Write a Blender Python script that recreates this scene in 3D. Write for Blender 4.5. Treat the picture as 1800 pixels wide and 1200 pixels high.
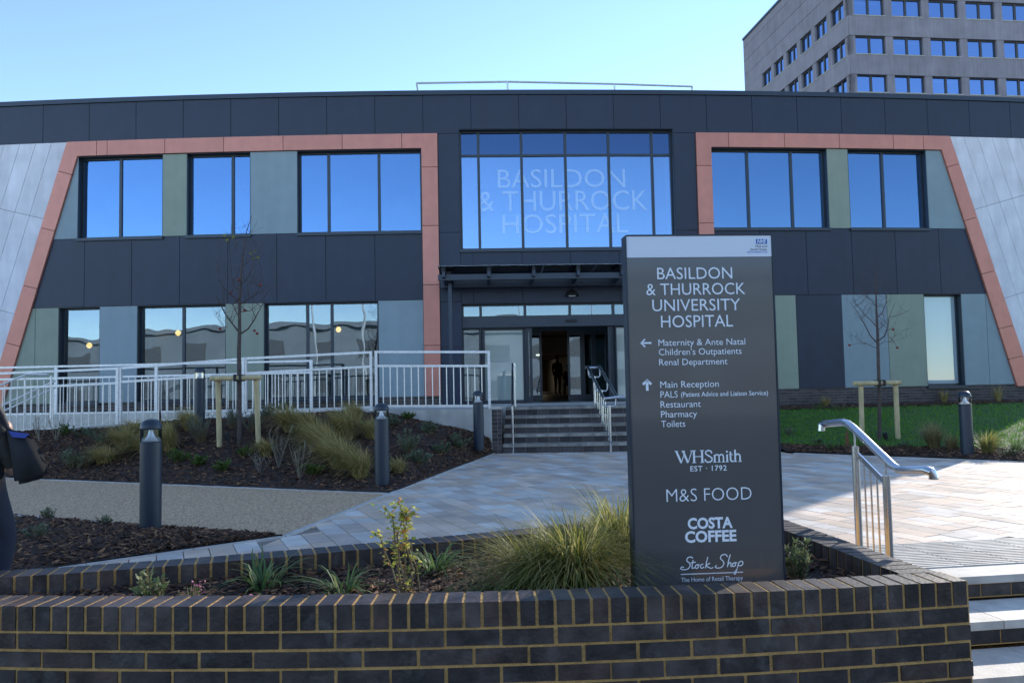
import bpy, bmesh, math, random
from mathutils import Vector, Matrix
random.seed(7)
SC = bpy.context.scene
for o in list(bpy.data.objects):
    bpy.data.objects.remove(o)
COL = SC.collection
R = math.radians

# ------------------------------------------------------------------ camera
# the photographer's eye is the origin; x right, y towards the building, z up
FPX, PITCH, ROLL = 1380.0, 0.0558614, 0.0198934
cp, sp, cr, sr = math.cos(PITCH), math.sin(PITCH), math.cos(ROLL), math.sin(ROLL)
FWD = Vector((0, cp, sp)); R0 = Vector((1, 0, 0)); U0 = Vector((0, -sp, cp))
RT = R0 * cr - U0 * sr; UP = R0 * sr + U0 * cr
cam = bpy.data.cameras.new('camera'); cam.sensor_width = 36; cam.lens = 36 * FPX / 1800
cam.clip_start = 0.05; cam.clip_end = 3000
camo = bpy.data.objects.new('camera', cam); COL.objects.link(camo)
camo.matrix_world = Matrix(((RT.x, UP.x, -FWD.x, 0), (RT.y, UP.y, -FWD.y, 0), (RT.z, UP.z, -FWD.z, 0), (0, 0, 0, 1)))
SC.camera = camo

# ------------------------------------------------------------------ sky and sun
SUN_AZ, SUN_EL = R(42.6), R(19.8)          # azimuth to the right of the view axis
w = bpy.data.worlds.new('World'); SC.world = w; w.use_nodes = True
nt = w.node_tree; nt.nodes.clear()
sky = nt.nodes.new('ShaderNodeTexSky'); sky.sky_type = 'NISHITA'; sky.sun_disc = False
sky.sun_elevation = SUN_EL; sky.sun_rotation = SUN_AZ
sky.altitude = 60; sky.air_density = 0.72; sky.dust_density = 0.0; sky.ozone_density = 1.7
bg = nt.nodes.new('ShaderNodeBackground'); bg.inputs[1].default_value = 0.14
wo = nt.nodes.new('ShaderNodeOutputWorld')
nt.links.new(sky.outputs[0], bg.inputs[0]); nt.links.new(bg.outputs[0], wo.inputs[0])
sl = bpy.data.lights.new('sun', 'SUN'); sl.energy = 2.2; sl.angle = R(0.53); sl.color = (1.0, 0.93, 0.82)
so = bpy.data.objects.new('sun', sl); COL.objects.link(so)
sd = Vector((math.sin(SUN_AZ) * math.cos(SUN_EL), math.cos(SUN_AZ) * math.cos(SUN_EL), math.sin(SUN_EL)))
so.rotation_euler = sd.to_track_quat('Z', 'Y').to_euler()
so.location = sd * 60
vs = SC.view_settings
vs.view_transform = 'Standard'; vs.look = 'None'; vs.exposure = 1.55; vs.gamma = 1; vs.use_curve_mapping = False

# ------------------------------------------------------------------ helpers
def ray(px, py):
    return FWD + RT * ((px - 900) / FPX) + UP * ((600 - py) / FPX)
def at_z(px, py, z):
    d = ray(px, py); return d * (z / d.z)
def at_d(px, py, y):
    d = ray(px, py); return d * (y / d.y)
CA, CB, CC, CD = 20.1913336, 0.0413346, 0.0038533, -0.0000087
def FY(X): return CA + CB * X + CC * X * X + CD * X ** 3
def FN(X):
    n = Vector((CB + 2 * CC * X + 3 * CD * X * X, -1, 0)); n.normalize(); return n
def FW(X, z, o=0.0):
    n = FN(X); return Vector((X + n.x * o, FY(X) + n.y * o, z))
def FP(px, py):
    d = ray(px, py); t = 20.0
    for _ in range(20): t = FY(t * d.x) / d.y
    return (t * d.x, t * d.z)
def FX(px, py): return FP(px, py)[0]
def FZ(px, py): return FP(px, py)[1]

class MB:
    def __init__(s): s.v = []; s.f = []
    def add(s, vs, fs):
        b = len(s.v); s.v += [tuple(v) for v in vs]; s.f += [tuple(b + i for i in f) for f in fs]
    def hexa(s, p):      # 4 bottom ring + 4 top ring
        s.add(p, [(3, 2, 1, 0), (4, 5, 6, 7), (0, 1, 5, 4), (1, 2, 6, 5), (2, 3, 7, 6), (3, 0, 4, 7)])
    def box(s, a, b):
        x0, y0, z0 = a; x1, y1, z1 = b
        s.hexa([(x0, y0, z0), (x1, y0, z0), (x1, y1, z0), (x0, y1, z0), (x0, y0, z1), (x1, y0, z1), (x1, y1, z1), (x0, y1, z1)])
    def prism(s, lo, hi):
        n = len(lo); f = [tuple(range(n))[::-1], tuple(range(n, 2 * n))]
        f += [(i, (i + 1) % n, n + (i + 1) % n, n + i) for i in range(n)]
        s.add(list(lo) + list(hi), f)
    def obox(s, c, u, v, w):   # oriented box: centre and half vectors
        c, u, v, w = map(Vector, (c, u, v, w))
        s.hexa([c - u - v - w, c + u - v - w, c + u + v - w, c - u + v - w, c - u - v + w, c + u - v + w, c + u + v + w, c - u + v + w])
    def beam(s, a, b, wd, ht, up=(0, 0, 1)):
        a, b, up = Vector(a), Vector(b), Vector(up); d = b - a; l = d.length
        if l < 1e-6: return
        d /= l; side = d.cross(up); side.normalize(); u2 = side.cross(d)
        s.obox((a + b) / 2, d * l / 2, side * wd / 2, u2 * ht / 2)
    def tube(s, pts, r, n=8, cap=True):
        pts = [Vector(p) for p in pts]; rs = r if isinstance(r, (list, tuple)) else [r] * len(pts)
        base = len(s.v); ref = None
        for i, p in enumerate(pts):
            d = (pts[min(i + 1, len(pts) - 1)] - pts[max(i - 1, 0)])
            if d.length < 1e-9: d = Vector((0, 0, 1))
            d.normalize()
            if ref is None: ref = Vector((0, 0, 1)) if abs(d.z) < .9 else Vector((1, 0, 0))
            a = d.cross(ref); a.normalize(); b = a.cross(d); ref = b
            for k in range(n):
                t = 2 * math.pi * k / n; s.v.append(tuple(p + (a * math.cos(t) + b * math.sin(t)) * rs[i]))
        for i in range(len(pts) - 1):
            for k in range(n):
                k2 = (k + 1) % n; s.f.append((base + i * n + k, base + (i + 1) * n + k, base + (i + 1) * n + k2, base + i * n + k2))
        if cap:
            s.f.append(tuple(base + k for k in range(n))); e = base + (len(pts) - 1) * n
            s.f.append(tuple(e + k for k in range(n))[::-1])
    def lathe(s, prof, n=24, c=(0, 0, 0)):
        base = len(s.v)
        for r, z in prof:
            for k in range(n):
                t = 2 * math.pi * k / n; s.v.append((c[0] + r * math.cos(t), c[1] + r * math.sin(t), c[2] + z))
        for i in range(len(prof) - 1):
            for k in range(n):
                k2 = (k + 1) % n; s.f.append((base + i * n + k, base + i * n + k2, base + (i + 1) * n + k2, base + (i + 1) * n + k))
        s.f.append(tuple(base + k for k in range(n))[::-1]); e = base + (len(prof) - 1) * n
        s.f.append(tuple(e + k for k in range(n)))
    def mesh(s, name, smooth=False):
        m = bpy.data.meshes.new(name); m.from_pydata(s.v, [], s.f); m.update()
        bm = bmesh.new(); bm.from_mesh(m); bmesh.ops.recalc_face_normals(bm, faces=bm.faces); bm.to_mesh(m); bm.free()
        if smooth:
            for p in m.polygons: p.use_smooth = True
            try: m.set_sharp_from_angle(angle=R(40))
            except Exception: pass
        return m
    def build(s, name, mat, parent=None, smooth=False, **kw):
        return link(name, s.mesh(name, smooth), mat, parent, **kw)

def link(name, me, mat, parent=None, label=None, cat=None, group=None, kind=None):
    o = bpy.data.objects.new(name, me)
    if mat is not None and (len(me.materials) == 0): me.materials.append(mat)
    COL.objects.link(o)
    if parent is not None:
        o.parent = parent
        q = parent; off = Vector((0, 0, 0))
        while q is not None:
            if q.type == 'EMPTY' and q.get('_w'): off = Vector(q['_w'])
            q = q.parent
        o.matrix_parent_inverse = Matrix.Translation(-off) if parent.get('_w') else Matrix.Identity(4)
    tag(o, label, cat, group, kind)
    return o
def tag(o, label=None, cat=None, group=None, kind=None):
    if label: o['label'] = label
    if cat: o['category'] = cat
    if group: o['group'] = group
    if kind: o['kind'] = kind
    return o
def thing(name, loc, label, cat, group=None, world=True, rz=0):
    """Empty at the thing's base. world=True: parts are given in world coordinates."""
    e = bpy.data.objects.new(name, None); e.empty_display_size = .2; COL.objects.link(e)
    e.location = loc; e.rotation_euler = (0, 0, rz)
    if world: e['_w'] = list(loc)
    return tag(e, label, cat, group)
def copy_tree(o, parent=None):
    c = o.copy(); COL.objects.link(c)
    if parent is not None: c.parent = parent
    for ch in list(o.children): copy_tree(ch, c)
    return c

# ------------------------------------------------------------------ materials
MATS = {}
def mat(name, col, rough=.6, metal=0.0, var=.0, scale=8, bump=0.0, bscale=60, rand=None, ramt=.15, cols=None, spec=.5, detail=4, coat=0, stretch=None, trans=0.0, streak=0, bloom=0):
    m = bpy.data.materials.new(name); m.use_nodes = True; t = m.node_tree; N = t.nodes; Lk = t.links
    b = N['Principled BSDF']; b.inputs['Roughness'].default_value = rough; b.inputs['Metallic'].default_value = metal
    b.inputs['Specular IOR Level'].default_value = spec
    if coat: b.inputs['Coat Weight'].default_value = coat; b.inputs['Coat Roughness'].default_value = .06
    if trans: b.inputs['Transmission Weight'].default_value = trans
    c4 = (*col, 1)
    cur = None
    if rand:
        if rand == 'object':
            q = N.new('ShaderNodeObjectInfo'); ro = q.outputs['Random']
        else:
            q = N.new('ShaderNodeNewGeometry'); ro = q.outputs['Random Per Island']
        rp = N.new('ShaderNodeValToRGB'); Lk.new(ro, rp.inputs[0])
        cl = cols or [tuple(x * (1 - ramt) for x in col), col, tuple(min(1, x * (1 + ramt)) for x in col)]
        el = rp.color_ramp.elements
        while len(el) < len(cl): el.new(.5)
        for i, cc in enumerate(cl):
            el[i].position = i / max(1, len(cl) - 1) if not cols else i / len(cl); el[i].color = (*cc, 1)
        if cols: rp.color_ramp.interpolation = 'CONSTANT'
        cur = rp.outputs[0]
    tc = N.new('ShaderNodeTexCoord'); co = tc.outputs['Object']
    if stretch:
        mp = N.new('ShaderNodeMapping'); mp.inputs['Scale'].default_value = stretch; Lk.new(co, mp.inputs[0]); co = mp.outputs[0]
    if var:
        no = N.new('ShaderNodeTexNoise'); no.inputs['Scale'].default_value = scale; no.inputs['Detail'].default_value = detail
        Lk.new(co, no.inputs['Vector'])
        mr = N.new('ShaderNodeMapRange'); mr.inputs[1].default_value = .3; mr.inputs[2].default_value = .7
        mr.inputs[3].default_value = 1 - var; mr.inputs[4].default_value = 1 + var
        Lk.new(no.outputs[0], mr.inputs[0])
        mx = N.new('ShaderNodeMix'); mx.data_type = 'RGBA'; mx.blend_type = 'MULTIPLY'; mx.inputs[0].default_value = 1
        if cur is not None: Lk.new(cur, mx.inputs[6])
        else: mx.inputs[6].default_value = c4
        Lk.new(mr.outputs[0], mx.inputs[7]); cur = mx.outputs[2]
    if streak:
        no = N.new('ShaderNodeTexNoise'); no.inputs['Scale'].default_value = 1.0; no.inputs['Detail'].default_value = 5
        mp = N.new('ShaderNodeMapping'); mp.inputs['Scale'].default_value = (5, 5, .35); Lk.new(tc.outputs['Object'], mp.inputs[0]); Lk.new(mp.outputs[0], no.inputs['Vector'])
        mr = N.new('ShaderNodeMapRange'); mr.inputs[1].default_value = .35; mr.inputs[2].default_value = .75
        mr.inputs[3].default_value = 1 - streak; mr.inputs[4].default_value = 1 + streak * .4
        Lk.new(no.outputs[0], mr.inputs[0])
        mx = N.new('ShaderNodeMix'); mx.data_type = 'RGBA'; mx.blend_type = 'MULTIPLY'; mx.inputs[0].default_value = 1
        if cur is not None: Lk.new(cur, mx.inputs[6])
        else: mx.inputs[6].default_value = c4
        Lk.new(mr.outputs[0], mx.inputs[7]); cur = mx.outputs[2]
    if bloom:
        no = N.new('ShaderNodeTexNoise'); no.inputs['Scale'].default_value = 7; no.inputs['Detail'].default_value = 7; no.inputs['Roughness'].default_value = .75; Lk.new(tc.outputs['Object'], no.inputs['Vector'])
        mr = N.new('ShaderNodeMapRange'); mr.inputs[1].default_value = .54; mr.inputs[2].default_value = .78; mr.inputs[3].default_value = 0; mr.inputs[4].default_value = bloom
        Lk.new(no.outputs[0], mr.inputs[0])
        mx = N.new('ShaderNodeMix'); mx.data_type = 'RGBA'; mx.inputs[7].default_value = (.17, .155, .14, 1); Lk.new(mr.outputs[0], mx.inputs[0]); Lk.new(cur, mx.inputs[6]); cur = mx.outputs[2]
    if cur is not None: Lk.new(cur, b.inputs['Base Color'])
    else: b.inputs['Base Color'].default_value = c4
    if bump:
        n2 = N.new('ShaderNodeTexNoise'); n2.inputs['Scale'].default_value = bscale; n2.inputs['Detail'].default_value = 6
        Lk.new(co, n2.inputs['Vector'])
        bp = N.new('ShaderNodeBump'); bp.inputs['Strength'].default_value = bump; bp.inputs['Distance'].default_value = .02
        Lk.new(n2.outputs[0], bp.inputs['Height']); Lk.new(bp.outputs[0], b.inputs['Normal'])
    MATS[name] = m; return m
def glass(name, refl, tint, rcol=(1, 1, 1), rough=0.0, wave=0.0, diff=0.0, dcol=(.6, .7, .68)):
    m = bpy.data.materials.new(name); m.use_nodes = True; t = m.node_tree; N = t.nodes; Lk = t.links; N.clear()
    out = N.new('ShaderNodeOutputMaterial'); g = N.new('ShaderNodeBsdfGlossy'); g.inputs[0].default_value = (*rcol, 1); g.inputs['Roughness'].default_value = rough
    tr = N.new('ShaderNodeBsdfTransparent'); tr.inputs[0].default_value = (*tint, 1)
    lw = N.new('ShaderNodeFresnel'); lw.inputs[0].default_value = 1.5
    mr = N.new('ShaderNodeMapRange'); mr.inputs[1].default_value = .04; mr.inputs[2].default_value = 1; mr.inputs[3].default_value = refl; mr.inputs[4].default_value = 1
    Lk.new(lw.outputs[0], mr.inputs[0])
    mx = N.new('ShaderNodeMixShader'); Lk.new(mr.outputs[0], mx.inputs[0]); Lk.new(g.outputs[0], mx.inputs[2])
    if diff:
        df = N.new('ShaderNodeBsdfDiffuse'); df.inputs[0].default_value = (*dcol, 1)
        tl = N.new('ShaderNodeBsdfTranslucent'); tl.inputs[0].default_value = (*dcol, 1)
        ma = N.new('ShaderNodeMixShader'); ma.inputs[0].default_value = .3; Lk.new(df.outputs[0], ma.inputs[1]); Lk.new(tl.outputs[0], ma.inputs[2])
        m2 = N.new('ShaderNodeMixShader'); m2.inputs[0].default_value = diff; Lk.new(tr.outputs[0], m2.inputs[1]); Lk.new(ma.outputs[0], m2.inputs[2]); Lk.new(m2.outputs[0], mx.inputs[1])
    else: Lk.new(tr.outputs[0], mx.inputs[1])
    if wave:
        tc = N.new('ShaderNodeTexCoord'); n2 = N.new('ShaderNodeTexNoise'); n2.inputs['Scale'].default_value = 1.1; n2.inputs['Detail'].default_value = 1
        Lk.new(tc.outputs['Object'], n2.inputs['Vector']); bp = N.new('ShaderNodeBump'); bp.inputs['Strength'].default_value = wave; bp.inputs['Distance'].default_value = .05
        Lk.new(n2.outputs[0], bp.inputs['Height']); Lk.new(bp.outputs[0], g.inputs['Normal'])
    Lk.new(mx.outputs[0], out.inputs[0]); MATS[name] = m; return m
def emit(name, col, s):
    m = bpy.data.materials.new(name); m.use_nodes = True; N = m.node_tree.nodes; N.clear()
    e = N.new('ShaderNodeEmission'); e.inputs[0].default_value = (*col, 1); e.inputs[1].default_value = s
    o = N.new('ShaderNodeOutputMaterial'); m.node_tree.links.new(e.outputs[0], o.inputs[0]); MATS[name] = m; return m

M_navy = mat('navy_panel', (.0125, .0185, .041), .45, rand='object', ramt=.09, var=.10, scale=3, streak=.14)
M_core = mat('dark_backing', (.012, .014, .018), .7)
M_trim = mat('navy_trim', (.020, .030, .048), .35, var=.05)
M_copper = mat('copper_panel', (.60, .222, .158), .40, metal=.25, rand='object', ramt=.07, var=.06, scale=4, streak=.06)
M_white = mat('pale_panel', (.76, .70, .71), .5, rand='object', ramt=.05, var=.09, scale=2.5, streak=.12)
M_bluegrey = mat('bluegrey_panel', (.245, .298, .313), .5, rand='object', ramt=.04, var=.05, scale=3, streak=.05)
M_green = mat('sage_panel', (.264, .286, .212), .5, rand='object', ramt=.04, var=.05, scale=3, streak=.05)
M_frame = mat('window_frame', (.022, .030, .042), .35)
M_gl_up = glass('upper_glass', .50, (.30, .38, .44), (.235, .41, .68), wave=.06)
M_gl_cen = glass('centre_glass', .38, (.66, .76, .82), (.42, .62, .92), wave=.015)
M_gl_sp = glass('spandrel_glass', .26, (.16, .22, .30), (.26, .42, .72), wave=.03)
M_gl_lo = glass('lower_glass', .24, (.46, .54, .56), (.56, .66, .74), wave=.09)
M_gl_fr = glass('frosted_glass', .16, (.40, .5, .5), (.9, 1, 1), diff=.72, dcol=(.50, .60, .57))
M_gl_wh = glass('white_film_glass', .14, (.5, .6, .6), (.9, 1, 1), diff=.88, dcol=(.62, .70, .72))
M_vinyl = glass('letter_vinyl', .32, (.80, .86, .9), (.5, .7, .95), diff=.6, dcol=(.72, .80, .92))
M_clear = glass('clear_plastic', .10, (.93, .95, .96))
M_mort = mat('mortar', (.52, .295, .10), .9, var=.18, scale=25, bump=.5, bscale=120)
M_brick = mat('blue_brick', (.030, .029, .033), .45, rand='object', cols=[(.060, .044, .039), (.041, .031, .029), (.081, .061, .054), (.072, .047, .038), (.050, .039, .037), (.073, .055, .048)], var=.5, scale=11, streak=.3, bloom=.6, bump=.16, bscale=60, spec=.4)
M_brick_i = mat('blue_brick_mass', (.045, .035, .032), .55, rand='island', ramt=.32, var=.30, scale=14, bump=.4, bscale=70)
M_plinth = mat('plinth_brick', (.060, .048, .046), .7, rand='object', ramt=.4, var=.2, scale=9)
M_plinth_i = mat('plinth_brick_mass', (.060, .048, .046), .7, rand='island', ramt=.4, var=.2, scale=9)
M_pmort = mat('plinth_mortar', (.26, .20, .16), .9, var=.1)
PV = [(.68, .50, .37), (.60, .52, .45), (.72, .56, .43), (.52, .41, .33), (.69, .61, .53), (.63, .46, .335)]
M_pave = mat('paving_slab', PV[0], .75, rand='object', cols=PV, var=.14, scale=2.2, bump=.25, bscale=150, streak=.14)
M_pave_i = mat('paving_slab_mass', PV[0], .75, rand='island', cols=PV, var=.14, scale=2.2, bump=.25, bscale=150, streak=.14)
M_joint = mat('joint_sand', (.25, .20, .16), .95, var=.15, scale=20)
M_stone = mat('step_stone', (.55, .50, .43), .7, rand='object', ramt=.12, var=.14, scale=9, bump=.2, bscale=90, streak=.14)
M_conc = mat('retaining_concrete', (.46, .42, .37), .85, var=.14, scale=3, bump=.3, bscale=30, streak=.2)
M_edge = mat('concrete_edging', (.48, .44, .41), .8, var=.12, scale=12)
M_resin = mat('resin_gravel', (.56, .365, .215), .85, var=.6, scale=55, bump=.8, bscale=110, detail=3)
M_soil = mat('dark_soil', (.040, .021, .013), .95, var=.5, scale=30, bump=1.0, bscale=40)
M_chip = mat('bark_chips', (.075, .042, .026), .85, rand='island', cols=[(.058, .024, .011), (.105, .045, .020), (.034, .015, .009), (.155, .068, .028), (.070, .031, .015), (.28, .135, .058), (.042, .020, .011), (.12, .053, .024)])
M_galv = mat('galvanised_steel', (.74, .70, .66), .40, metal=.5, var=.12, scale=20)
M_stain = mat('stainless_steel', (.55, .56, .58), .24, metal=1.0, var=.06, scale=40)
M_boll = mat('bollard_paint', (.018, .028, .043), .38, var=.08, scale=10)
M_alu = mat('white_aluminium', (.80, .82, .84), .25, metal=.35)
M_timber = mat('round_timber', (.52, .40, .21), .75, var=.22, scale=4, stretch=(4, 4, 1), bump=.4, bscale=20)
M_bark = mat('tree_bark', (.085, .060, .050), .85, var=.35, scale=25, bump=.7, bscale=50)
M_twig = mat('twig_bark', (.075, .045, .040), .8, var=.2)
M_black = mat('black_rubber', (.012, .012, .013), .6)
M_sign = mat('sign_grey', (.096, .091, .085), .20, var=.08, scale=2.5, coat=.5)
M_signw = mat('sign_white', (.80, .80, .82), .35)
M_text = mat('white_lettering', (.90, .90, .91), .5)
M_nhs = mat('nhs_blue', (.0, .10, .45), .4)
M_txk = mat('black_lettering', (.03, .03, .04), .5)
M_txb = mat('blue_lettering', (.03, .20, .60), .5)
M_tower = mat('tower_concrete', (.272, .245, .27), .85, rand='object', ramt=.06, var=.12, scale=.8, bump=.2, bscale=6, streak=.16)
M_towr_f = mat('tower_frame', (.05, .048, .048), .5)
M_towsill = mat('tower_sill', (.42, .39, .34), .7)
M_gl_tow = glass('tower_glass', .55, (.25, .32, .40), (.40, .60, 1.0), wave=.03)
M_asph = mat('asphalt', (.055, .055, .057), .9, var=.2, scale=30, bump=.4, bscale=80)
M_roof = mat('roof_membrane', (.16, .16, .16), .8, var=.1)
M_inwall = mat('interior_wall', (.62, .60, .56), .8)
M_inbrown = mat('interior_timber', (.11, .068, .045), .6, var=.15)
M_infloor = mat('interior_floor', (.12, .11, .10), .4)
M_lamp = emit('warm_lamp', (1.0, .50, .16), 3.0)
M_down = emit('downlight', (1.0, .85, .62), 13)
M_strip = emit('strip_light', (.85, .93, 1.0), .5)
M_opp = mat('opposite_render', (.36, .41, .45), .8, var=.12, scale=.5)
M_opp2 = mat('opposite_dark', (.20, .21, .22), .4)
def leafmat(name, cols, rough=.55, tr=.35):
    cols = [(c[0] * 1.22, c[1] * 1.14, c[2] * .85) for c in cols]
    m = mat(name, cols[0], rough, rand='island', cols=cols, spec=.35)
    t = m.node_tree; N = t.nodes; b = N['Principled BSDF']; o = N['Material Output']
    src = b.inputs['Base Color'].links[0].from_socket
    tl = N.new('ShaderNodeBsdfTranslucent'); t.links.new(src, tl.inputs[0])
    mx = N.new('ShaderNodeMixShader'); mx.inputs[0].default_value = tr
    t.links.new(b.outputs[0], mx.inputs[1]); t.links.new(tl.outputs[0], mx.inputs[2]); t.links.new(mx.outputs[0], o.inputs[0]); return m
M_lawn = leafmat('lawn_grass', [(.085, .215, .024), (.11, .26, .032), (.065, .17, .020), (.135, .28, .045)])
M_gr_gold = leafmat('golden_grass', [(.20, .205, .065), (.15, .175, .05), (.29, .275, .13), (.105, .135, .04), (.38, .36, .21)], tr=.5)
M_gr_brown = leafmat('brown_grass', [(.42, .32, .16), (.30, .25, .11), (.50, .40, .23), (.25, .21, .09), (.18, .19, .08)], tr=.4)
M_gr_pale = leafmat('pale_grass', [(.26, .22, .13), (.20, .165, .10), (.16, .15, .075), (.31, .27, .18)], tr=.45)
M_strap = leafmat('strap_leaf', [(.075, .14, .05), (.055, .11, .045), (.10, .17, .075), (.19, .23, .14)])
M_leaf_gy = leafmat('sapling_leaf', [(.42, .44, .10), (.30, .36, .08), (.52, .48, .14), (.20, .27, .06), (.42, .20, .10)], tr=.45)
M_leaf_bg = leafmat('hebe_leaf', [(.11, .155, .115), (.085, .13, .10), (.145, .19, .14), (.18, .215, .17)])
M_leaf_lt = leafmat('pale_leaf', [(.15, .19, .11), (.10, .15, .08), (.22, .25, .17), (.08, .12, .06)])
M_leaf_gn = leafmat('green_leaf', [(.09, .155, .04), (.07, .125, .035), (.12, .19, .055)])
M_lav = leafmat('lavender_leaf', [(.16, .19, .18), (.12, .15, .14), (.20, .23, .215), (.09, .12, .11)])
M_pale_st = leafmat('pale_stem', [(.20, .18, .17), (.14, .12, .12), (.25, .24, .22)], tr=.1)
M_pink = leafmat('pink_petal', [(.55, .22, .42), (.45, .14, .33), (.62, .32, .50)])
M_stem = mat('stem_brown', (.17, .12, .06), .7, var=.2)
M_fruit = mat('crab_apple', (.22, .035, .02), .4)
M_autumn = leafmat('autumn_leaf', [(.30, .23, .05), (.20, .20, .05), (.50, .17, .02)])
# ================================================================== SETTING: ground
ZP, ZS, ZL = -1.32, -1.77, -0.46        # plaza, street, landing
g = MB(); g.box((-400, -400, ZS - .5), (400, 900, ZS)); g.build('ground', M_asph, kind='structure')

# ================================================================== HOSPITAL BUILDING
zT, zF, zH, zS, zB, zPl = 7.7150646, 6.5781854, 6.1802383, 4.022071, 2.2404952, -0.2377597
XL, XR = -18.5, 15.4
bld = thing('hospital_building', (0, FY(0), ZL), 'two-storey hospital building with navy cladding and copper coloured frames', 'building')
core = MB()
def inset(poly, g):
    n = len(poly); out = []
    area = sum(poly[i][0] * poly[(i + 1) % n][1] - poly[(i + 1) % n][0] * poly[i][1] for i in range(n))
    s = 1 if area > 0 else -1
    for i in range(n):
        a, b, c = poly[i - 1], poly[i], poly[(i + 1) % n]
        d1 = Vector((b[0] - a[0], b[1] - a[1])).normalized(); d2 = Vector((c[0] - b[0], c[1] - b[1])).normalized()
        n1 = Vector((-d1.y, d1.x)) * s; n2 = Vector((-d2.y, d2.x)) * s
        k = n1 + n2; q = k.dot(n1)
        k = k / q if abs(q) > .15 else n1
        out.append((b[0] + k.x * g, b[1] + k.y * g))
    return out
def fprism(mb, poly, o0, o1):
    mb.prism([FW(x, z, o0) for x, z in poly], [FW(x, z, o1) for x, z in poly])
def panel(name, poly, m, o=.02, gap=.006, parent=None, corepoly=True):
    mb = MB(); fprism(mb, inset(poly, gap), -.008 if o < .05 else -.004, o)
    if corepoly: fprism(core, poly, -.30, -.012)
    return mb.build(name, m, parent or bld)
def rect(x0, x1, z0, z1): return [(x0, z0), (x1, z0), (x1, z1), (x0, z1)]

# --- joints along the parapet band
XJ = [-18.5, -17.2, -15.95, -14.70, -13.45, -12.2005501, -10.9522032, -9.7032607, -8.4538583, -7.204129, -5.9542032, -4.7042086, -3.4542696, -2.2045077,
      -0.9550413, 0.294015, 1.5425496, 2.7904546, 4.0376257, 5.2839624, 6.5293677, 7.7737483, 9.0170149, 10.2590818, 11.4998669, 12.7392918, 13.9772824, 15.4]
zCo = zT - .118
cwl, cwr = FX(808, 330), FX(1185.5, 330)          # central window opening
zcw1, zcw0 = FZ(1000, 226.5), FZ(960, 437)
for a, b in zip(XJ, XJ[1:]):
    if b <= cwl or a >= cwr: poly = rect(a, b, zF, zCo)
    elif a < cwl: poly = [(a, zF), (cwl, zF), (cwl, zcw1), (b, zcw1), (b, zCo), (a, zCo)]
    elif b > cwr: poly = [(a, zcw1), (cwr, zcw1), (cwr, zF), (b, zF), (b, zCo), (a, zCo)]
    else: poly = rect(a, b, zcw1, zCo)
    panel('parapet_panel', poly, M_navy)
mb = MB()
for i in range(len(XJ) - 1):
    for k in range(2):
        a = XJ[i] + (XJ[i + 1] - XJ[i]) * k / 2; b = XJ[i] + (XJ[i + 1] - XJ[i]) * (k + 1) / 2
        fprism(mb, rect(a, b, zCo, zT), -.55, .06)
mb.build('parapet_coping', M_trim, bld)

# --- copper frames
def lin(p, q, z):
    t = (z - p[1]) / (q[1] - p[1]); return (p[0] + (q[0] - p[0]) * t, z)
OL0, OL1 = FP(120, 251), FP(0, 645); IL0, IL1 = FP(139, 275.5), FP(22, 662)
OR0, OR1 = FP(1667, 240.5), FP(1800, 637); IR0, IR1 = FP(1652, 264.5), FP(1786, 682)
oL = lambda z: lin(OL0, OL1, z)[0]; iL = lambda z: lin(IL0, IL1, z)[0]
oR = lambda z: lin(OR0, OR1, z)[0]; iR = lambda z: lin(IR0, IR1, z)[0]
CO = .075
def copper(poly): panel('copper_panel', poly, M_copper, CO, .007)
def rake(oxf, ixf, pairs, zb, first):
    # pairs: (outer z, inner z) of the joints from the top down
    prev = None
    for zo, zi in pairs + [(zb, zb)]:
        o, i = (oxf(zo), zo), (ixf(zi), zi)
        if prev is None: copper(first(o, i))
        else: copper([prev[0], prev[1], i, o])
        prev = (o, i)
jt = [FX(p, 262) for p in (172.5, 191, 292, 395, 499, 602.5, 707)]
lgo, lgi = FX(770.5, 330), FX(741.5, 330)
rake(oL, iL, [(FZ(104, 302), FZ(129, 308.5)), (FZ(75, 401), FZ(98, 407)), (FZ(44, 502), FZ(68, 508)), (FZ(14, 602), FZ(40, 609))], zPl - .06,
     lambda o, i: [(oL(zF), zF), (jt[0], zF), (jt[0], zH), (iL(zH), zH), i, o])
for a, b in zip(jt, jt[1:]): copper(rect(a, b, zH, zF))
zj = [FZ(756, 295), FZ(756, 397.5), FZ(757, 501), FZ(758, 607), zPl]
copper([(jt[-1], zH), (jt[-1], zF), (lgo, zF), (lgo, zj[0]), (lgi, zj[0]), (lgi, zH)])
for a, b in zip(zj, zj[1:]): copper(rect(lgi, lgo, b, a))
rgo, rgi = FX(1224.5, 330), FX(1251.5, 330)
jr = [FX(p, 250) for p in (1279, 1377, 1473, 1567.5, 1620)]
copper([(jr[0], zH), (jr[0], zF), (rgo, zF), (rgo, zj[0]), (rgi, zj[0]), (rgi, zH)])
for a, b in zip(zj, zj[1:]): copper(rect(rgo, rgi, b, a))
for a, b in zip(jr, jr[1:]): copper(rect(a, b, zH, zF))
rake(oR, iR, [(FZ(1682.5, 289), FZ(1662.5, 295)), (FZ(1715, 382.5), FZ(1692.5, 389)), (FZ(1745, 476), FZ(1725, 482.5)), (FZ(1775, 572), FZ(1755, 578)), (FZ(1792.5, 625), FZ(1772.5, 631))], zPl - .06,
     lambda o, i: [(oR(zF), zF), (jr[-1], zF), (jr[-1], zH), (iR(zH), zH), i, o])

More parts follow.
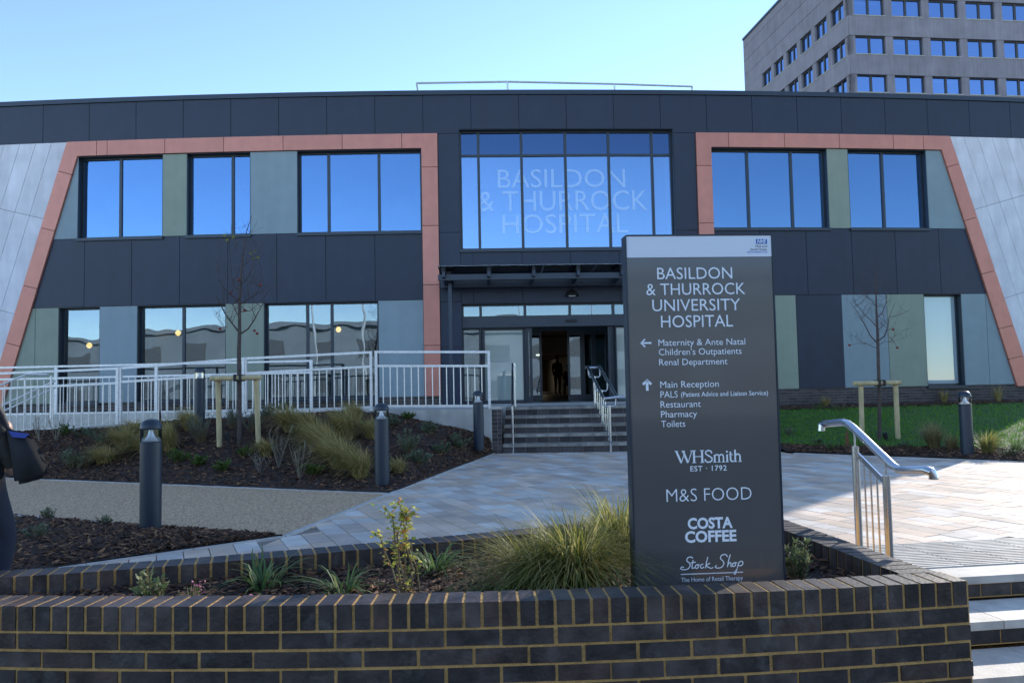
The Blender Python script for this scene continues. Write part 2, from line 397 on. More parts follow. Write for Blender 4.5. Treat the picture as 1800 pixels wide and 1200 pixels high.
# --- raked pale panels at both ends
def pale(oxf, sgn, dx, p1, p2, zlow, xlim):
    def cut(p, q): return lambda X: p[1] + (q[1] - p[1]) / (q[0] - p[0]) * (X - p[0])
    cuts = [cut(*p1), cut(*p2)]
    for k in range(14):
        xa = lambda z: oxf(z) + sgn * k * dx; xb = lambda z: oxf(z) + sgn * (k + 1) * dx
        if abs(xa(zF)) > xlim: break
        def zat(xf, c):
            z = 3.0
            for _ in range(30): z = c(xf(z))
            return z
        rows = [(zF, zF)] + [(zat(xa, c), zat(xb, c)) for c in cuts] + [(zlow, zlow)]
        for (a0, b0), (a1, b1) in zip(rows, rows[1:]):
            a0, b0, a1, b1 = min(a0, zF), min(b0, zF), max(a1, zlow), max(b1, zlow)
            if a0 - a1 < .05 or b0 - b1 < .05: continue
            pl = [(xa(a0), a0), (xb(b0), b0), (xb(b1), b1), (xa(a1), a1)]
            pl = [(max(-xlim, min(xlim, x)), z) for x, z in pl]
            if max(p[0] for p in pl) - min(p[0] for p in pl) < .1: continue
            panel('pale_panel', pl, M_white, .03, .005)
pale(oL, -1, FX(120, 251) - FX(92, 252), (FP(0, 367), FP(78, 385)), (FP(0, 545), FP(27, 552)), zPl - .06, 18.5)
pale(oR, 1, FX(1717.5, 242) - FX(1692.5, 241), (FP(1711, 369), FP(1800, 343)), (FP(1762, 525), FP(1800, 513)), zPl - .06, XR)

# --- windows
prn = random.Random(77)
def window(x0, x1, z0, z1, mull=(), gm=None, transoms=(), sill=True, rec=.15, fw=.055, name='window', label=None, nobot=False, thick=.07):
    f = MB(); o0, o1 = -rec - thick, -rec
    def bar(xa, xb, za, zb, d=0): 
        n = max(1, int((xb - xa) / .8))
        for i in range(n):
            fprism(f, rect(xa + (xb - xa) * i / n, xa + (xb - xa) * (i + 1) / n, za, zb), o0 - d, o1 + d)
    bar(x0, x0 + fw, z0, z1); bar(x1 - fw, x1, z0, z1)
    bar(x0 + fw, x1 - fw, z1 - fw, z1)
    if not nobot: bar(x0 + fw, x1 - fw, z0, z0 + fw)
    # lining of the reveal
    for xa, xb in ((x0, x0 + .012), (x1 - .012, x1)): fprism(f, rect(xa, xb, z0, z1), -.30, .012)
    n = max(1, int((x1 - x0) / .8))
    for i in range(n):
        fprism(f, rect(x0 + .013 + (x1 - x0 - .026) * i / n, x0 + .013 + (x1 - x0 - .026) * (i + 1) / n, z1 - .012, z1 - .001), -.30, .012)
    wo_ = f.build(name, M_frame, bld)
    if label: wo_['label'] = label
    xs = [x0 + fw] + list(mull) + [x1 - fw]
    zs = [z0 + (0 if nobot else fw)] + list(transoms) + [z1 - fw]
    mw = .035
    for m in mull:
        q = MB(); fprism(q, rect(m - mw, m + mw, zs[0], zs[-1]), o0 - .002, o1 + .003); q.build('mullion', M_frame, wo_)
    for zt in transoms:
        q = MB()
        n = max(1, int((x1 - x0) / .8))
        for i in range(n):
            fprism(q, rect(x0 + fw + (x1 - x0 - 2 * fw) * i / n, x0 + fw + (x1 - x0 - 2 * fw) * (i + 1) / n, zt - .03, zt + .03), o0 - .001, o1 + .0015)
        q.build('transom', M_frame, wo_)
    for i in range(len(xs) - 1):
        for k in range(len(zs) - 1):
            q = MB()
            xa = xs[i] + (mw if i else 0); xb = xs[i + 1] - (mw if i < len(xs) - 2 else 0)
            za = zs[k] + (.03 if k else 0); zb = zs[k + 1] - (.03 if k < len(zs) - 2 else 0)
            oo = -rec - thick * .5
            g_ = gm(i, k) if callable(gm) else gm
            n = max(1, int((xb - xa) / 3.0))
            ta, tb = prn.uniform(-.007, .007), prn.uniform(-.005, .005); pr_ = rect(xa - .004, xb + .004, za - .004, zb + .004); xc, zc_ = (xa + xb) / 2, (za + zb) / 2
            ofs = [max(-.02, min(.02, ta * (x - xc) + tb * (z - zc_))) for x, z in pr_]
            q.prism([FW(x, z, oo - .008 + f_) for (x, z), f_ in zip(pr_, ofs)], [FW(x, z, oo + f_) for (x, z), f_ in zip(pr_, ofs)]); q.build('pane', g_, wo_)
    if sill:
        q = MB(); n = max(1, int((x1 - x0) / .8))
        for i in range(n):
            fprism(q, rect(x0 - .02 + (x1 - x0 + .04) * i / n, x0 - .02 + (x1 - x0 + .04) * (i + 1) / n, z0 - .075, z0 - .002), -rec, .075)
        q.build('sill', M_trim, wo_)
    return wo_
Y1, Y2 = 345, 620
ux = lambda p: FX(p, Y1); lx = lambda p: FX(p, Y2)
# upper storey, left of the entrance
zs_ = zS + .005
window(ux(137.5), ux(286.5), zs_, zH - .003, [ux(206.5)], M_gl_up)
panel('sage_panel', rect(ux(286.5), ux(329), zS, zH), M_green)
window(ux(329), ux(440.5), zs_, zH - .003, [ux(405.5)], M_gl_up)
panel('bluegrey_panel', rect(ux(440.5), ux(523), zS, zH), M_bluegrey)
window(ux(523), lgi - .002, zs_, zH - .003, [ux(575.5), ux(665)], M_gl_up)
panel('bluegrey_panel', [(iL(zS), zS), (ux(137.5), zS), (ux(137.5), zH), (iL(zH) , zH)], M_bluegrey)
# upper storey, right
window(rgi + .002, ux(1455.5), zs_, zH - .003, [ux(1319.5), ux(1397)], M_gl_up)
panel('sage_panel', rect(ux(1455.5), ux(1492.5), zS, zH), M_green)
window(ux(1492.5), ux(1630), zs_, zH - .003, [ux(1559)], M_gl_up)
panel('bluegrey_panel', [(ux(1630), zS), (iR(zS), zS), (iR(zH), zH), (ux(1630), zH)], M_bluegrey)
# navy band between the storeys
bl = [FX(p, 475) for p in (149, 232, 316, 401, 487, 573, 659.5)]
xs = [None] + bl + [lgi]
for a, b in zip(xs, xs[1:]):
    panel('navy_panel', [(iL(zB), zB), (b, zB), (b, zS), (iL(zS), zS)] if a is None else rect(a, b, zB, zS), M_navy)
br = [rgi] + [FX(p, 475) for p in (1337, 1418.5, 1498.5, 1575, 1652)] + [None]
for a, b in zip(br, br[1:]):
    panel('navy_panel', [(a, zB), (iR(zB), zB), (iR(zS), zS), (a, zS)] if b is None else rect(a, b, zB, zS), M_navy)
# ground floor, left
x62 = lx(62)
panel('sage_panel', [(iL(zPl), zPl), (x62, zPl), (x62, zB), (min(iL(zB), x62 - .02), zB)], M_green)
panel('sage_panel', rect(x62, lx(103), zPl, zB), M_green)
window(lx(103), lx(175.5), zPl + .005, zB - .003, [], M_gl_lo)
panel('bluegrey_panel', rect(lx(175.5), lx(241.5), zPl, zB), M_bluegrey)
window(lx(241.5), lx(397), zPl + .005, zB - .003, [lx(318)], M_gl_lo)
panel('sage_panel', rect(lx(397), lx(464.5), zPl, zB), M_green)
window(lx(464.5), lx(666), zPl + .005, zB - .003, [lx(538), lx(581.5)], M_gl_lo)
panel('bluegrey_panel', rect(lx(666), lgi, zPl, zB), M_bluegrey)
# ground floor, right
panel('bluegrey_panel', rect(rgi, lx(1334), zPl, zB), M_bluegrey)
panel('sage_panel', rect(lx(1334), lx(1402), zPl, zB), M_green)
panel('navy_panel', rect(lx(1402), lx(1482.5), zPl, zB), M_navy)
panel('bluegrey_panel', rect(lx(1482.5), lx(1562), zPl, zB), M_bluegrey)
panel('sage_panel', rect(lx(1562), lx(1627.5), zPl, zB), M_green)
window(lx(1627.5), lx(1693.5), zPl + .005, zB - .003, [], M_gl_wh)
x17 = lx(1736.5)
panel('bluegrey_panel', rect(lx(1693.5), x17, zPl, zB), M_bluegrey)
panel('bluegrey_panel', [(x17, zPl), (iR(zPl), zPl), (max(iR(zB), x17 + .01), zB), (x17, zB)], M_bluegrey)

# --- the central bay
zc = [zF, FZ(788, 409), FZ(788, 497), FZ(788, 531), FZ(790, 610), ZL]
for a, b in zip(zc, zc[1:]):
    e = cwl if a > FZ(900, 531) + .01 else FX(811.5, 600)
    panel('navy_panel', rect(lgo, e, b, a), M_navy)
    e = cwr if a > FZ(900, 531) + .01 else FX(1190, 600)
    panel('navy_panel', rect(e, rgo, b, a), M_navy)
zd = FZ(960, 531.5)
cj = [cwl] + [FX(p, 480) for p in (832, 918, 1003, 1089)] + [cwr]
for a, b in zip(cj, cj[1:]):
    panel('navy_panel', rect(a, b, zc[2], zcw0), M_navy)
    panel('navy_panel', rect(a, b, zd, zc[2]), M_navy)
cm = [FX(p, 340) for p in (842, 918.5, 996.5, 1073.5, 1150.5)]
cw = window(cwl, cwr, zcw0, zcw1, cm, lambda i, k: M_gl_sp if k else M_gl_cen, transoms=[FZ(960, 270)], label='wide central window with ghosted hospital lettering')
# entrance screen and sliding doors
ex0, ex1 = FX(811.5, 600), FX(1190, 600)
zt0, zt1 = FZ(960, 557), FZ(960, 569)
dl, dr = FX(926, 620), FX(1083, 620)
sx = [FX(846, 620), FX(925, 620), FX(1003, 545), FX(1082, 620)]
window(ex0, ex1, zt0 - .0, zd, sx, M_gl_lo, sill=False, rec=.16, name='fanlight', fw=.06)
mbh = MB(); 
for i in range(6):
    a = ex0 + (ex1 - ex0) * i / 6; b = ex0 + (ex1 - ex0) * (i + 1) / 6
    fprism(mbh, rect(a, b, zt1 - .06, zt0 - .002), -.34, -.13)
hd = mbh.build('door_header', M_trim, bld)
q = MB(); c0 = FW(FX(1005, 563), FZ(1005, 563), -.10); q.obox(c0, (.14, 0, 0), (0, .04, 0), (0, 0, .03)); q.build('door_sensor', M_black, hd)
window(ex0, FX(846, 620), ZL, zt1 - .062, [], M_gl_lo, sill=False, rec=.16, name='side_screen')
window(FX(1083, 620), ex1, ZL, zt1 - .062, [FX(1130, 620)], M_gl_fr, sill=False, rec=.16, name='side_screen')
window(FX(847.5, 620), FX(925, 620), ZL + .01, zt1 - .062, [], M_gl_fr, sill=False, rec=.20, name='sliding_door', fw=.075)
def inner_screen(x0, x1, z1, o, nm, ms, gm):
    f = MB()
    for xa, xb, za, zb in ((x0, x0 + .07, ZL, z1), (x1 - .07, x1, ZL, z1), (x0 + .07, x1 - .07, z1 - .12, z1), (x0 + .07, x1 - .07, ZL, ZL + .16)):
        fprism(f, rect(xa, xb, za, zb), o - .06, o)
    d = f.build(nm, M_frame, bld); q = MB(); fprism(q, rect(x0 + .068, x1 - .068, ZL + .158, z1 - .118), o - .035, o - .027); q.build('pane', gm, d)
zi = FZ(960, 575)
# door leaves parked open beside the opening and the inner pair of the lobby
inner_screen(FX(926, 620), FX(937, 620), zt1 - .07, -.28, 'sliding_door', 0, M_gl_lo)
inner_screen(FX(1073, 620), FX(1083, 620), zt1 - .07, -.28, 'sliding_door', 0, M_gl_lo)
LO = -2.6
def lobx(px, o): # facade x of a pixel column at a depth o behind the facade
    d = ray(px, 620); X = FX(px, 620)
    for _ in range(20):
        t = (FY(X) + o) / d.y; X = t * d.x
    return X
def lobz(px, py, o):
    d = ray(px, py); X = lobx(px, o); return (FY(X) + o) / d.y * d.z
for a, b in ((936, 960), (1006, 1033), (1033, 1053), (1053, 1078)):
    inner_screen(lobx(a, -LO), lobx(b, -LO), lobz(960, 582, -LO), LO, 'inner_door', 0, M_gl_lo)
q = MB(); fprism(q, rect(lobx(880, -LO), lobx(1120, -LO), lobz(960, 582, -LO) + .003, zd + .3), LO - .1, LO); q.build('lobby_bulkhead', M_trim, bld)
CEI = 1.5
q = MB(); fprism(q, rect(-.9, 4.4, CEI, zd + .2), -18.15, -18); q.build('white_bulkhead', M_inwall, bld)
q = MB(); fprism(q, rect(-1.2, 4.6, ZL, zd + .3), -30.1, -30); q.build('lobby_wall', M_inbrown, bld)
q = MB(); fprism(q, rect(-1.2, 4.6, CEI + .004, CEI + .05), -30, -18.16); q.build('lobby_ceiling', M_inbrown, bld)
q = MB(); fprism(q, rect(-1.2, 4.6, 2.40, 2.54), -30, -11.01); q.build('corridor_roof', M_inwall, bld)
q = MB(); fprism(q, rect(-1.2, 4.6, ZL - .3, ZL - .004), -30, -11.01); q.build('corridor_floor', M_infloor, bld)
for px, py, o in ((986, 624.5, 18.9), (977, 634, 26.5)):
    q = MB(); c = FW(lobx(px, o), CEI - .012, -o); q.lathe([(.11, -.01), (.11, .012)], 16, c); q.build('downlight', M_down, bld)
for px in (818, 1184):
    q = MB(); X = FX(px, 600); fprism(q, rect(X - .06, X + .06, ZL, zd + .4 if False else 2.5), -10.9, -.31); q.build('lobby_partition', M_inwall, bld)

# --- wall core, slabs, roof, plinth
core.build('wall', M_core, bld)
def slab(z0, z1, o0, o1, nm, m, xa=XL, xb=XR):
    n = 26; xs_ = [xa + (xb - xa) * i / n for i in range(n + 1)]; s = MB()
    for a, b in zip(xs_, xs_[1:]):
        lo = [FW(a, z0, o0), FW(b, z0, o0), FW(b, z0, o1), FW(a, z0, o1)]
        s.prism(lo, [Vector((p.x, p.y, z1)) for p in lo])
    return s.build(nm, m, bld)
slab(zCo - .45, zCo - .15, -.302, -11, 'roof', M_roof)
slab(2.55, 3.45, -.302, -11, 'upper_floor', M_inwall)
slab(ZL - .3, ZL - .004, -.302, -11, 'ground_floor', M_infloor)
slab(ZL - 1.3, zCo - .16, -11.0, -11.3, 'back_wall', M_conc, XL, -1.2)
slab(ZL - 1.3, zCo - .16, -11.0, -11.3, 'back_wall', M_conc, 4.6, XR)
slab(2.545, zCo - .16, -11.0, -11.3, 'back_wall', M_conc, -1.2, 4.6)
for X in (-1.3, 4.5):
    q = MB(); fprism(q, rect(X, X + .1, ZL, 2.54), -30, -11.31); q.build('corridor_wall', M_inwall, bld)
for X in (XL, XR - .3):
    s = MB(); fprism(s, rect(X, X + .3, ZL - 1.3, zT - .01), -11.3, -.31); s.build('end_wall', M_navy, bld)
# interior of the upper bay seen through the central window
q = MB(); fprism(q, rect(cwl - .6, cwr + .6, 3.455, zCo - .46), -3.3, -3.2); q.build('upper_partition', M_inwall, bld)
for a, b, c, d in ((828, 962, 326, 400), (990, 1128, 322, 398)):
    q = MB(); xa, xb = lobx(a, 3.2), lobx(b, 3.2); z0, z1 = lobz(980, d, 3.2), lobz(980, c, 3.2)
    fprism(q, rect(xa, xb, z0, z1), -3.195, -3.185); q.build('borrowed_light', M_frame if False else M_bluegrey, bld)
    q = MB(); fprism(q, rect(xa + .35, xb - .35, z0 + .02, z0 + .42), -3.18, -3.15); q.build('white_cabinet', M_signw, bld)
    q = MB(); fprism(q, rect(xa + .4, xb - .3, z1 - .16, z1 - .06), -2.9, -2.8); q.build('light_fitting', M_signw, bld)
for xa in (-9.5, -4.2, 4.2, 9.5):
    q = MB(); fprism(q, rect(xa, xa + .12, 3.455, zCo - .46), -7, -.31); q.build('room_partition', M_inwall, bld)
    q = MB(); fprism(q, rect(xa, xa + .12, ZL, 2.545), -7, -.31) if abs(xa) > 4.3 else None
    if q.v: q.build('room_partition', M_inwall, bld)
# pendant lamps glowing behind the ground-floor glass
for px, py, lb in ((157, 607, 'warm globe lamp behind the narrow window by the green panels'), (313, 585, 'warm globe lamp behind the window left of the staked tree'), (595, 579, 'warm globe lamp behind the triple ground-floor window')):
    o = .9; d = ray(px, py); X = FX(px, py)
    for _ in range(20): X = (FY(X) + o) / d.y * d.x
    c = d * ((FY(X) + o) / d.y)
    e = thing('pendant_lamp', (c.x, c.y, c.z), lb, 'lamp', 'pendant lamps inside the ground floor')
    s = MB(); s.lathe([(.02, -.075), (.05, -.055), (.075, 0), (.05, .055), (.02, .075)], 14, c); s.build('globe', M_lamp, e, True)
    s = MB(); s.tube([c + Vector((0, 0, .076)), Vector((c.x, c.y, 2.54))], .008, 6); s.build('flex', M_black, e)
# brick plinth: separate bricks on the right where they can be told apart
def bricks_on(xa, xb, z0, z1, o, parts, off=0):
    n = int(round((z1 - z0) / .075)); hh = (z1 - z0) / n; bw = .225
    mass = MB()
    for r in range(n):
        x = xa - (bw / 2 if r % 2 else 0)
        while x < xb:
            a, b = max(x, xa), min(x + bw - .01, xb)
            if b - a > .03:
                m = mass if not parts else MB()
                fprism(m, rect(a, b, z0 + r * hh + .005, z0 + (r + 1) * hh - .005), o - .05, o)
                if parts: m.build('brick', M_plinth, plinth)
            x += bw
    if not parts: mass.build('plinth_bricks', M_plinth_i, plinth, kind='stuff')
pms = {}
for i in range(26):
    a = XL + (XR - XL) * i / 26; b = XL + (XR - XL) * (i + 1) / 26
    if a < ex1 and b > ex0:
        if a < ex0: b = ex0
        elif b > ex1: a = ex1
        else: continue
    fprism(pms.setdefault(a < 0, MB()), rect(a, b, ZL - 1.2, zPl - .004), -.28, -.012)
plinth_l = pms[True].build('plinth', M_pmort, bld); plinth_r = pms[False].build('plinth', M_pmort, bld)
plinth = plinth_r
bricks_on(lx(1362), XR, -.75, zPl - .006, -.006, True)
plinth = plinth_l
bricks_on(XL, lgo, -.62, zPl - .006, -.006, False)

# --- canopy over the entrance
cnp = thing('entrance_canopy', tuple(FW(FX(950, 500), ZL, .8)), 'glass entrance canopy on dark steel beams and a slim post', 'canopy')
cx0, cx1 = FX(776, 490), FX(1200, 490)
CPD = 1.5
def cpx(px, o): return lobx(px, -o)
def bars(nm, o, z, h, d):
    s = MB(); n = 8
    for i in range(n): fprism(s, rect(cx0 + (cx1 - cx0) * i / n, cx0 + (cx1 - cx0) * (i + 1) / n, z, z + h), o, o + d)
    return s.build(nm, M_trim, cnp)
zc0 = lobz(940, 500, -.3); zc1 = lobz(940, 489, -1.35)
bars('rear_beam', .25, zc0 - .06, .18, .14); bars('front_beam', 1.25, zc1 - .02, .14, .12)
for px in (780, 858, 936, 1013, 1089, 1165):
    X = cpx(px, 1.3); s = MB()
    s.beam(FW(X, zc0 + .03, .03), FW(X, zc1 + .10, 1.55), .07, .13)
    a = s.build('arm', M_trim, cnp); s = MB(); c = FW(X, zc1 + .2, 1.5); s.lathe([(.05, -.06), (.05, .05), (.03, .09)], 12, c); s.build('glass_clamp', M_black, a)
n = 5
for i in range(n):
    a = cx0 + (cx1 - cx0) * i / n + .01; b = cx0 + (cx1 - cx0) * (i + 1) / n - .01; s = MB()
    lo = [FW(a, zc0 + .20, .06), FW(b, zc0 + .20, .06), FW(b, zc1 + .28, 1.62), FW(a, zc1 + .28, 1.62)]
    s.prism(lo, [p + Vector((0, 0, .014)) for p in lo]); s.build('glass_sheet', M_clear, cnp)
for px in (791, 1215):
    X = cpx(px, .9); s = MB(); c = FW(X, 0, .9); s.box((c.x - .045, c.y - .06, ZL), (c.x + .045, c.y + .06, zc1 - .02)); s.build('post', M_trim, cnp)
    s = MB(); s.box((c.x - .06, c.y - .3, zc1 - .03), (c.x + .06, c.y + .3, zc1 + .22)); s.build('post_bracket', M_black, cnp)
# dome lamp over the doors
c = FW(FX(1005, 519), FZ(1005, 521), .02)
lm_ = thing('wall_lamp', tuple(c), 'small black half-dome lamp on the wall above the doors', 'lamp')
s = MB(); s.lathe([(.17, 0), (.16, .05), (.12, .11), (.06, .145), (.01, .155)], 20, c + Vector((0, -.10, 0))); s.build('hood', M_black, lm_, True)
s = MB(); s.lathe([(.06, -.02), (.10, -.012), (.10, .0)], 16, c + Vector((0, -.10, 0))); s.build('lens', M_alu, lm_)
# roof edge guard rail
pr = [at_d(732, 146.5, 21.0), at_d(892, 144, 21.05), at_d(1080, 148, 21.2), at_d(1217, 152.5, 21.35)]
gr = thing('roof_guard_rail', (pr[0].x, pr[0].y, zCo - .15), 'low tubular guard rail standing on the roof edge', 'railing')
s = MB(); s.tube(pr, .028, 8); s.build('top_rail', M_galv, gr)
for i, p in enumerate(pr):
    s = MB(); foot = Vector((p.x + (.12 if i == 0 else -.12 if i == 3 else 0), p.y + (.35 if i in (0, 3) else 0), zCo - .15)); s.tube([p, foot], .026, 8); s.build('post', M_galv, gr)
s = MB(); s.tube([p - Vector((0, 0, .28)) for p in pr], .022, 8); s.build('lower_rail', M_galv, gr)
# ================================================================== TOWER BEHIND
import numpy as np
TD = 70.0
tz = [at_d(1485.5, 27.8, TD).z, at_d(1494, 95.8, TD).z, at_d(1498, 163, TD).z]     # sill lines of three storeys
TC = at_d(1494, 95.8, TD)
pf = at_z(1800, 105.4, TC.z); pl_ = at_z(1361, 158.6, TC.z)
ef = Vector((pf.x - TC.x, pf.y - TC.y, 0)).normalized(); el = Vector((-ef.y, ef.x, 0))
nf = Vector((ef.y, -ef.x, 0)); nl = Vector((-el.y, el.x, 0))
if nf.y > 0: nf = -nf
if nl.x > 0: nl = -nl
C0 = Vector((TC.x, TC.y, 0))
def face_t(px, py, e, n):
    d = ray(px, py); k = C0.dot(n) / d.dot(n); return (d * k - C0).dot(e)
FL = face_t(1965, 110, ef, nf); LL = face_t(1309, 150, el, nl)
zroof = (lambda d: d.z * (C0.dot(nl) / d.dot(nl)))(ray(1311, 67))
flh = tz[0] - tz[1]; wh = 1.68
tow = thing('concrete_tower', (TC.x, TC.y, ZS), 'tall grey concrete hospital tower with ribbon windows behind the roof', 'building')
B2 = C0 + ef * FL - nf * 26; A3 = C0 + el * (LL - .05) - nl * .45; A3 = A3 * ((A3.length + 14) / A3.length) + Vector((1.5, 0, 0))
s = MB(); foot = [C0 - nf * .45 - nl * .45, C0 + ef * (FL - .3) - nf * .45, B2, A3, C0 + el * (LL - .05) - nl * .45]
s.prism([Vector((p.x, p.y, ZS)) for p in foot], [Vector((p.x, p.y, zroof - .4)) for p in foot]); s.build('body', M_tower, tow)
def fbox(m, e, n, t0, t1, z0, z1, o0, o1):
    c = C0 + e * ((t0 + t1) / 2) + n * ((o0 + o1) / 2) + Vector((0, 0, (z0 + z1) / 2))
    m.obox(c, e * ((t1 - t0) / 2), n * ((o1 - o0) / 2), Vector((0, 0, (z1 - z0) / 2)))
def tower_face(e, n, L, lefts, wd, nm, skew):
    rows = [tz[0] + flh] if False else []
    sills = [tz[0], tz[1], tz[2], tz[2] - flh]
    top = sills[0] + wh + .12
    zz = top; k = 0
    while zz < zroof - .05:                      # plain courses under the roof
        z1 = min(zz + 1.7, zroof); m = MB(); fbox(m, e, n, 0, L, zz + .02, z1 - .02, -.4, 0); m.build('concrete_course', M_tower, tow); zz += 1.7
    for r, zs0 in enumerate(sills):
        m = MB(); fbox(m, e, n, 0, L, zs0 - flh + wh + .12, zs0, -.4, .05); m.build('spandrel', M_tower, tow)
        prev = 0.0
        for i, t in enumerate(lefts):
            m = MB(); fbox(m, e, n, prev, t, zs0, zs0 + wh + .12, -.4, .0); m.build('pier', M_tower, tow)
            f = MB()
            for a, b, z0, z1 in ((t, t + wd, zs0, zs0 + .1), (t, t + wd, zs0 + wh, zs0 + wh + .12), (t, t + .09, zs0 + .1, zs0 + wh), (t + wd - .09, t + wd, zs0 + .1, zs0 + wh), (t + wd / 2 - .1, t + wd / 2 + .1, zs0 + .1, zs0 + wh)):
                fbox(f, e, n, a, b, z0, z1, -.36, -.2)
            wo_ = f.build('window', M_towr_f, tow)
            for a, b in ((t + .09, t + wd / 2 - .1), (t + wd / 2 + .1, t + wd - .09)):
                q = MB(); fbox(q, e, n, a, b, zs0 + .1, zs0 + wh, -.30, -.28); q.build('pane', M_gl_tow, wo_)
            q = MB(); fbox(q, e, n, t - .05, t + wd + .05, zs0 + .002, zs0 + .09, -.2, .09); q.build('sill', M_towsill, wo_)
            if (i * 3 + r * 5) % 4 == 0 and skew == 0:
                q = MB(); fbox(q, e, n, t + .3, t + wd - .5, zs0 + wh - .35, zs0 + wh - .27, -.9 + .5, -.36); q.build('strip_light', M_strip, wo_)
            prev = t + wd
        m = MB(); fbox(m, e, n, prev, L, zs0, zs0 + wh + .12, -.4, .0); m.build('pier', M_tower, tow)
f0 = face_t(1504, 80, ef, nf); fp_ = (face_t(1570.5, 82, ef, nf) - f0)
fr = [f0 + fp_ * i for i in range(12) if f0 + fp_ * i + fp_ * .8 < FL]
tower_face(ef, nf, FL, fr, fp_ * .80, 'front', 0)
t0, t1, t2 = face_t(1482.5, 15, el, nl), face_t(1460, 40, el, nl), face_t(1356.5, 155, el, nl)
lp = (t2 - t0) / 5; lf = [t0 + lp * i for i in range(6)]
tower_face(el, nl, LL, lf, min(t1 - t0, lp * .8), 'left', 1)
m = MB(); fbox(m, ef, nf, -.2, FL, zroof, zroof + .25, -.6, .12); m.build('roof_edge', M_trim, tow)
m = MB(); fbox(m, el, nl, -.0, LL, zroof, zroof + .25, -.6, .12); m.build('roof_edge', M_trim, tow)

# ================================================================== BLOCK ACROSS THE STREET (mirrored in the glass)
opp = thing('street_block', (0, -30, ZS), 'pale low rendered block across the street mirrored in the glass', 'building')
s = MB(); s.box((-48, -42, ZS), (48, -30, 5.2)); s.build('wall', M_opp, opp)
s = MB(); s.box((-48.4, -42.4, 5.2), (48.4, -29.6, 5.6)); s.build('roof', M_opp, opp)
wm = MB(); wm.box((-1.3, -.06, 0), (1.3, .06, 1.5)); wme = wm.mesh('window')
for k in range(20):
    for z in (-.6, 2.6):
        o = link('window', wme, M_opp2, opp); o.matrix_parent_inverse = Matrix.Identity(4); o.location = (-45.6 + 4.8 * k, -30.0 + 30, z - ZS); o.location.y = 0.0
cl = MB(); cl.tube([(0, 0, 0), (0, 0, 5), (0, 0, 7.5)], [.09, .07, .05], 10); clm = cl.mesh('column', True)
hm = MB(); hm.box((-.15, -.1, 7.45), (.55, .1, 7.55)); hmm = hm.mesh('lamp_head')
for x, y, lb in ((-9, -9, 'pale street lamp column left of the bus bay, mirrored in windows'), (8.5, -7, 'pale street lamp column mirrored in the right upper window'), (-2, -14, 'pale street lamp column mirrored in the entrance glass'), (-13.5, -12, 'pale street lamp column mirrored in the leftmost ground window'), (-5.5, -10, 'pale street lamp column mirrored in the triple ground window'), (3.5, -11, 'pale street lamp column mirrored behind the sign')):
    e = thing('street_lamp', (x, y, ZS), lb, 'street lamp', 'street lamps behind the viewer', world=False)
    link('column', clm, M_alu, e); link('lamp_head', hmm, M_alu, e)

# ================================================================== PLAZA, STEPS, WALLS
def P2(px, py, z=ZP):
    p = at_z(px, py, z); return Vector((p.x, p.y))
n1 = P2(1800, 1007.5, -1.32); n0 = P2(1692, 1013.7, -1.32)
ud = (n1 - n0).normalized(); nd = Vector((ud.y, -ud.x))          # along the street steps / down towards the viewer
n2 = P2(1800, 1087.5, -1.47); tread = (n2 - n1).dot(nd)
tread = max(.34, min(.5, tread))
nos = lambda X: n1 + ud * ((X - n1.x) / ud.x)                    # top nosing line
bedF, bedG = P2(1380, 796), P2(1800, 812)
def bed_front(X): return bedF + (bedG - bedF) * ((X - bedF.x) / (bedG.x - bedF.x))
stepL, stepR = P2(884, 796.5), P2(1105, 793)
sdir = (stepR - stepL).normalized(); STX = 5.05
stepE = stepL + sdir * STX
eA, eB, eC, eD = P2(100, 1000), P2(500, 943), P2(685, 868), P2(868, 797)
eA2 = eA + (eA - eB).normalized() * 3.0
region = [eA2, eB, eC, eD, stepL, stepE, bed_front(stepE.x + .15), bed_front(14.5), nos(14.5) - nd * .3, nos(1.95) - nd * .3, Vector((1.6, 3.7)), Vector((-1, 3.75)), Vector((-4.2, 2.9))]
def inside(p, poly):
    c = False; j = len(poly) - 1
    for i in range(len(poly)):
        a, b = poly[i], poly[j]
        if (a.y > p.y) != (b.y > p.y) and p.x < (b.x - a.x) * (p.y - a.y) / (b.y - a.y) + a.x: c = not c
        j = i
    return c
def clip(poly, a, d, keep):
    n = Vector((-d.y, d.x)) * keep; out = []
    for i in range(len(poly)):
        p, q = poly[i - 1], poly[i]; sp_, sq = (p - a).dot(n), (q - a).dot(n)
        if (sp_ >= 0) != (sq >= 0): out.append(p + (q - p) * (sp_ / (sp_ - sq)))
        if sq >= 0: out.append(q)
    return out
area = sum(region[i - 1].x * region[i].y - region[i].x * region[i - 1].y for i in range(len(region)))
SGN = 1 if area > 0 else -1
def segdist(p, a, b):
    t = max(0, min(1, (p - a).dot(b - a) / (b - a).length_squared)); return (p - a - (b - a) * t).length
pave = MB(); pave.prism([Vector((p.x, p.y, ZP - .45)) for p in region], [Vector((p.x, p.y, ZP - .012)) for p in region])
pave = pave.build('plaza_paving', M_joint, kind='structure')
da = Vector((-.412, .911)); db = Vector((.911, .412)); slabs = []
rng = random.Random(3)
CORD0 = (P2(1800, 950) - n1).dot(-nd); CORD1 = (P2(1800, 990) - n1).dot(-nd)
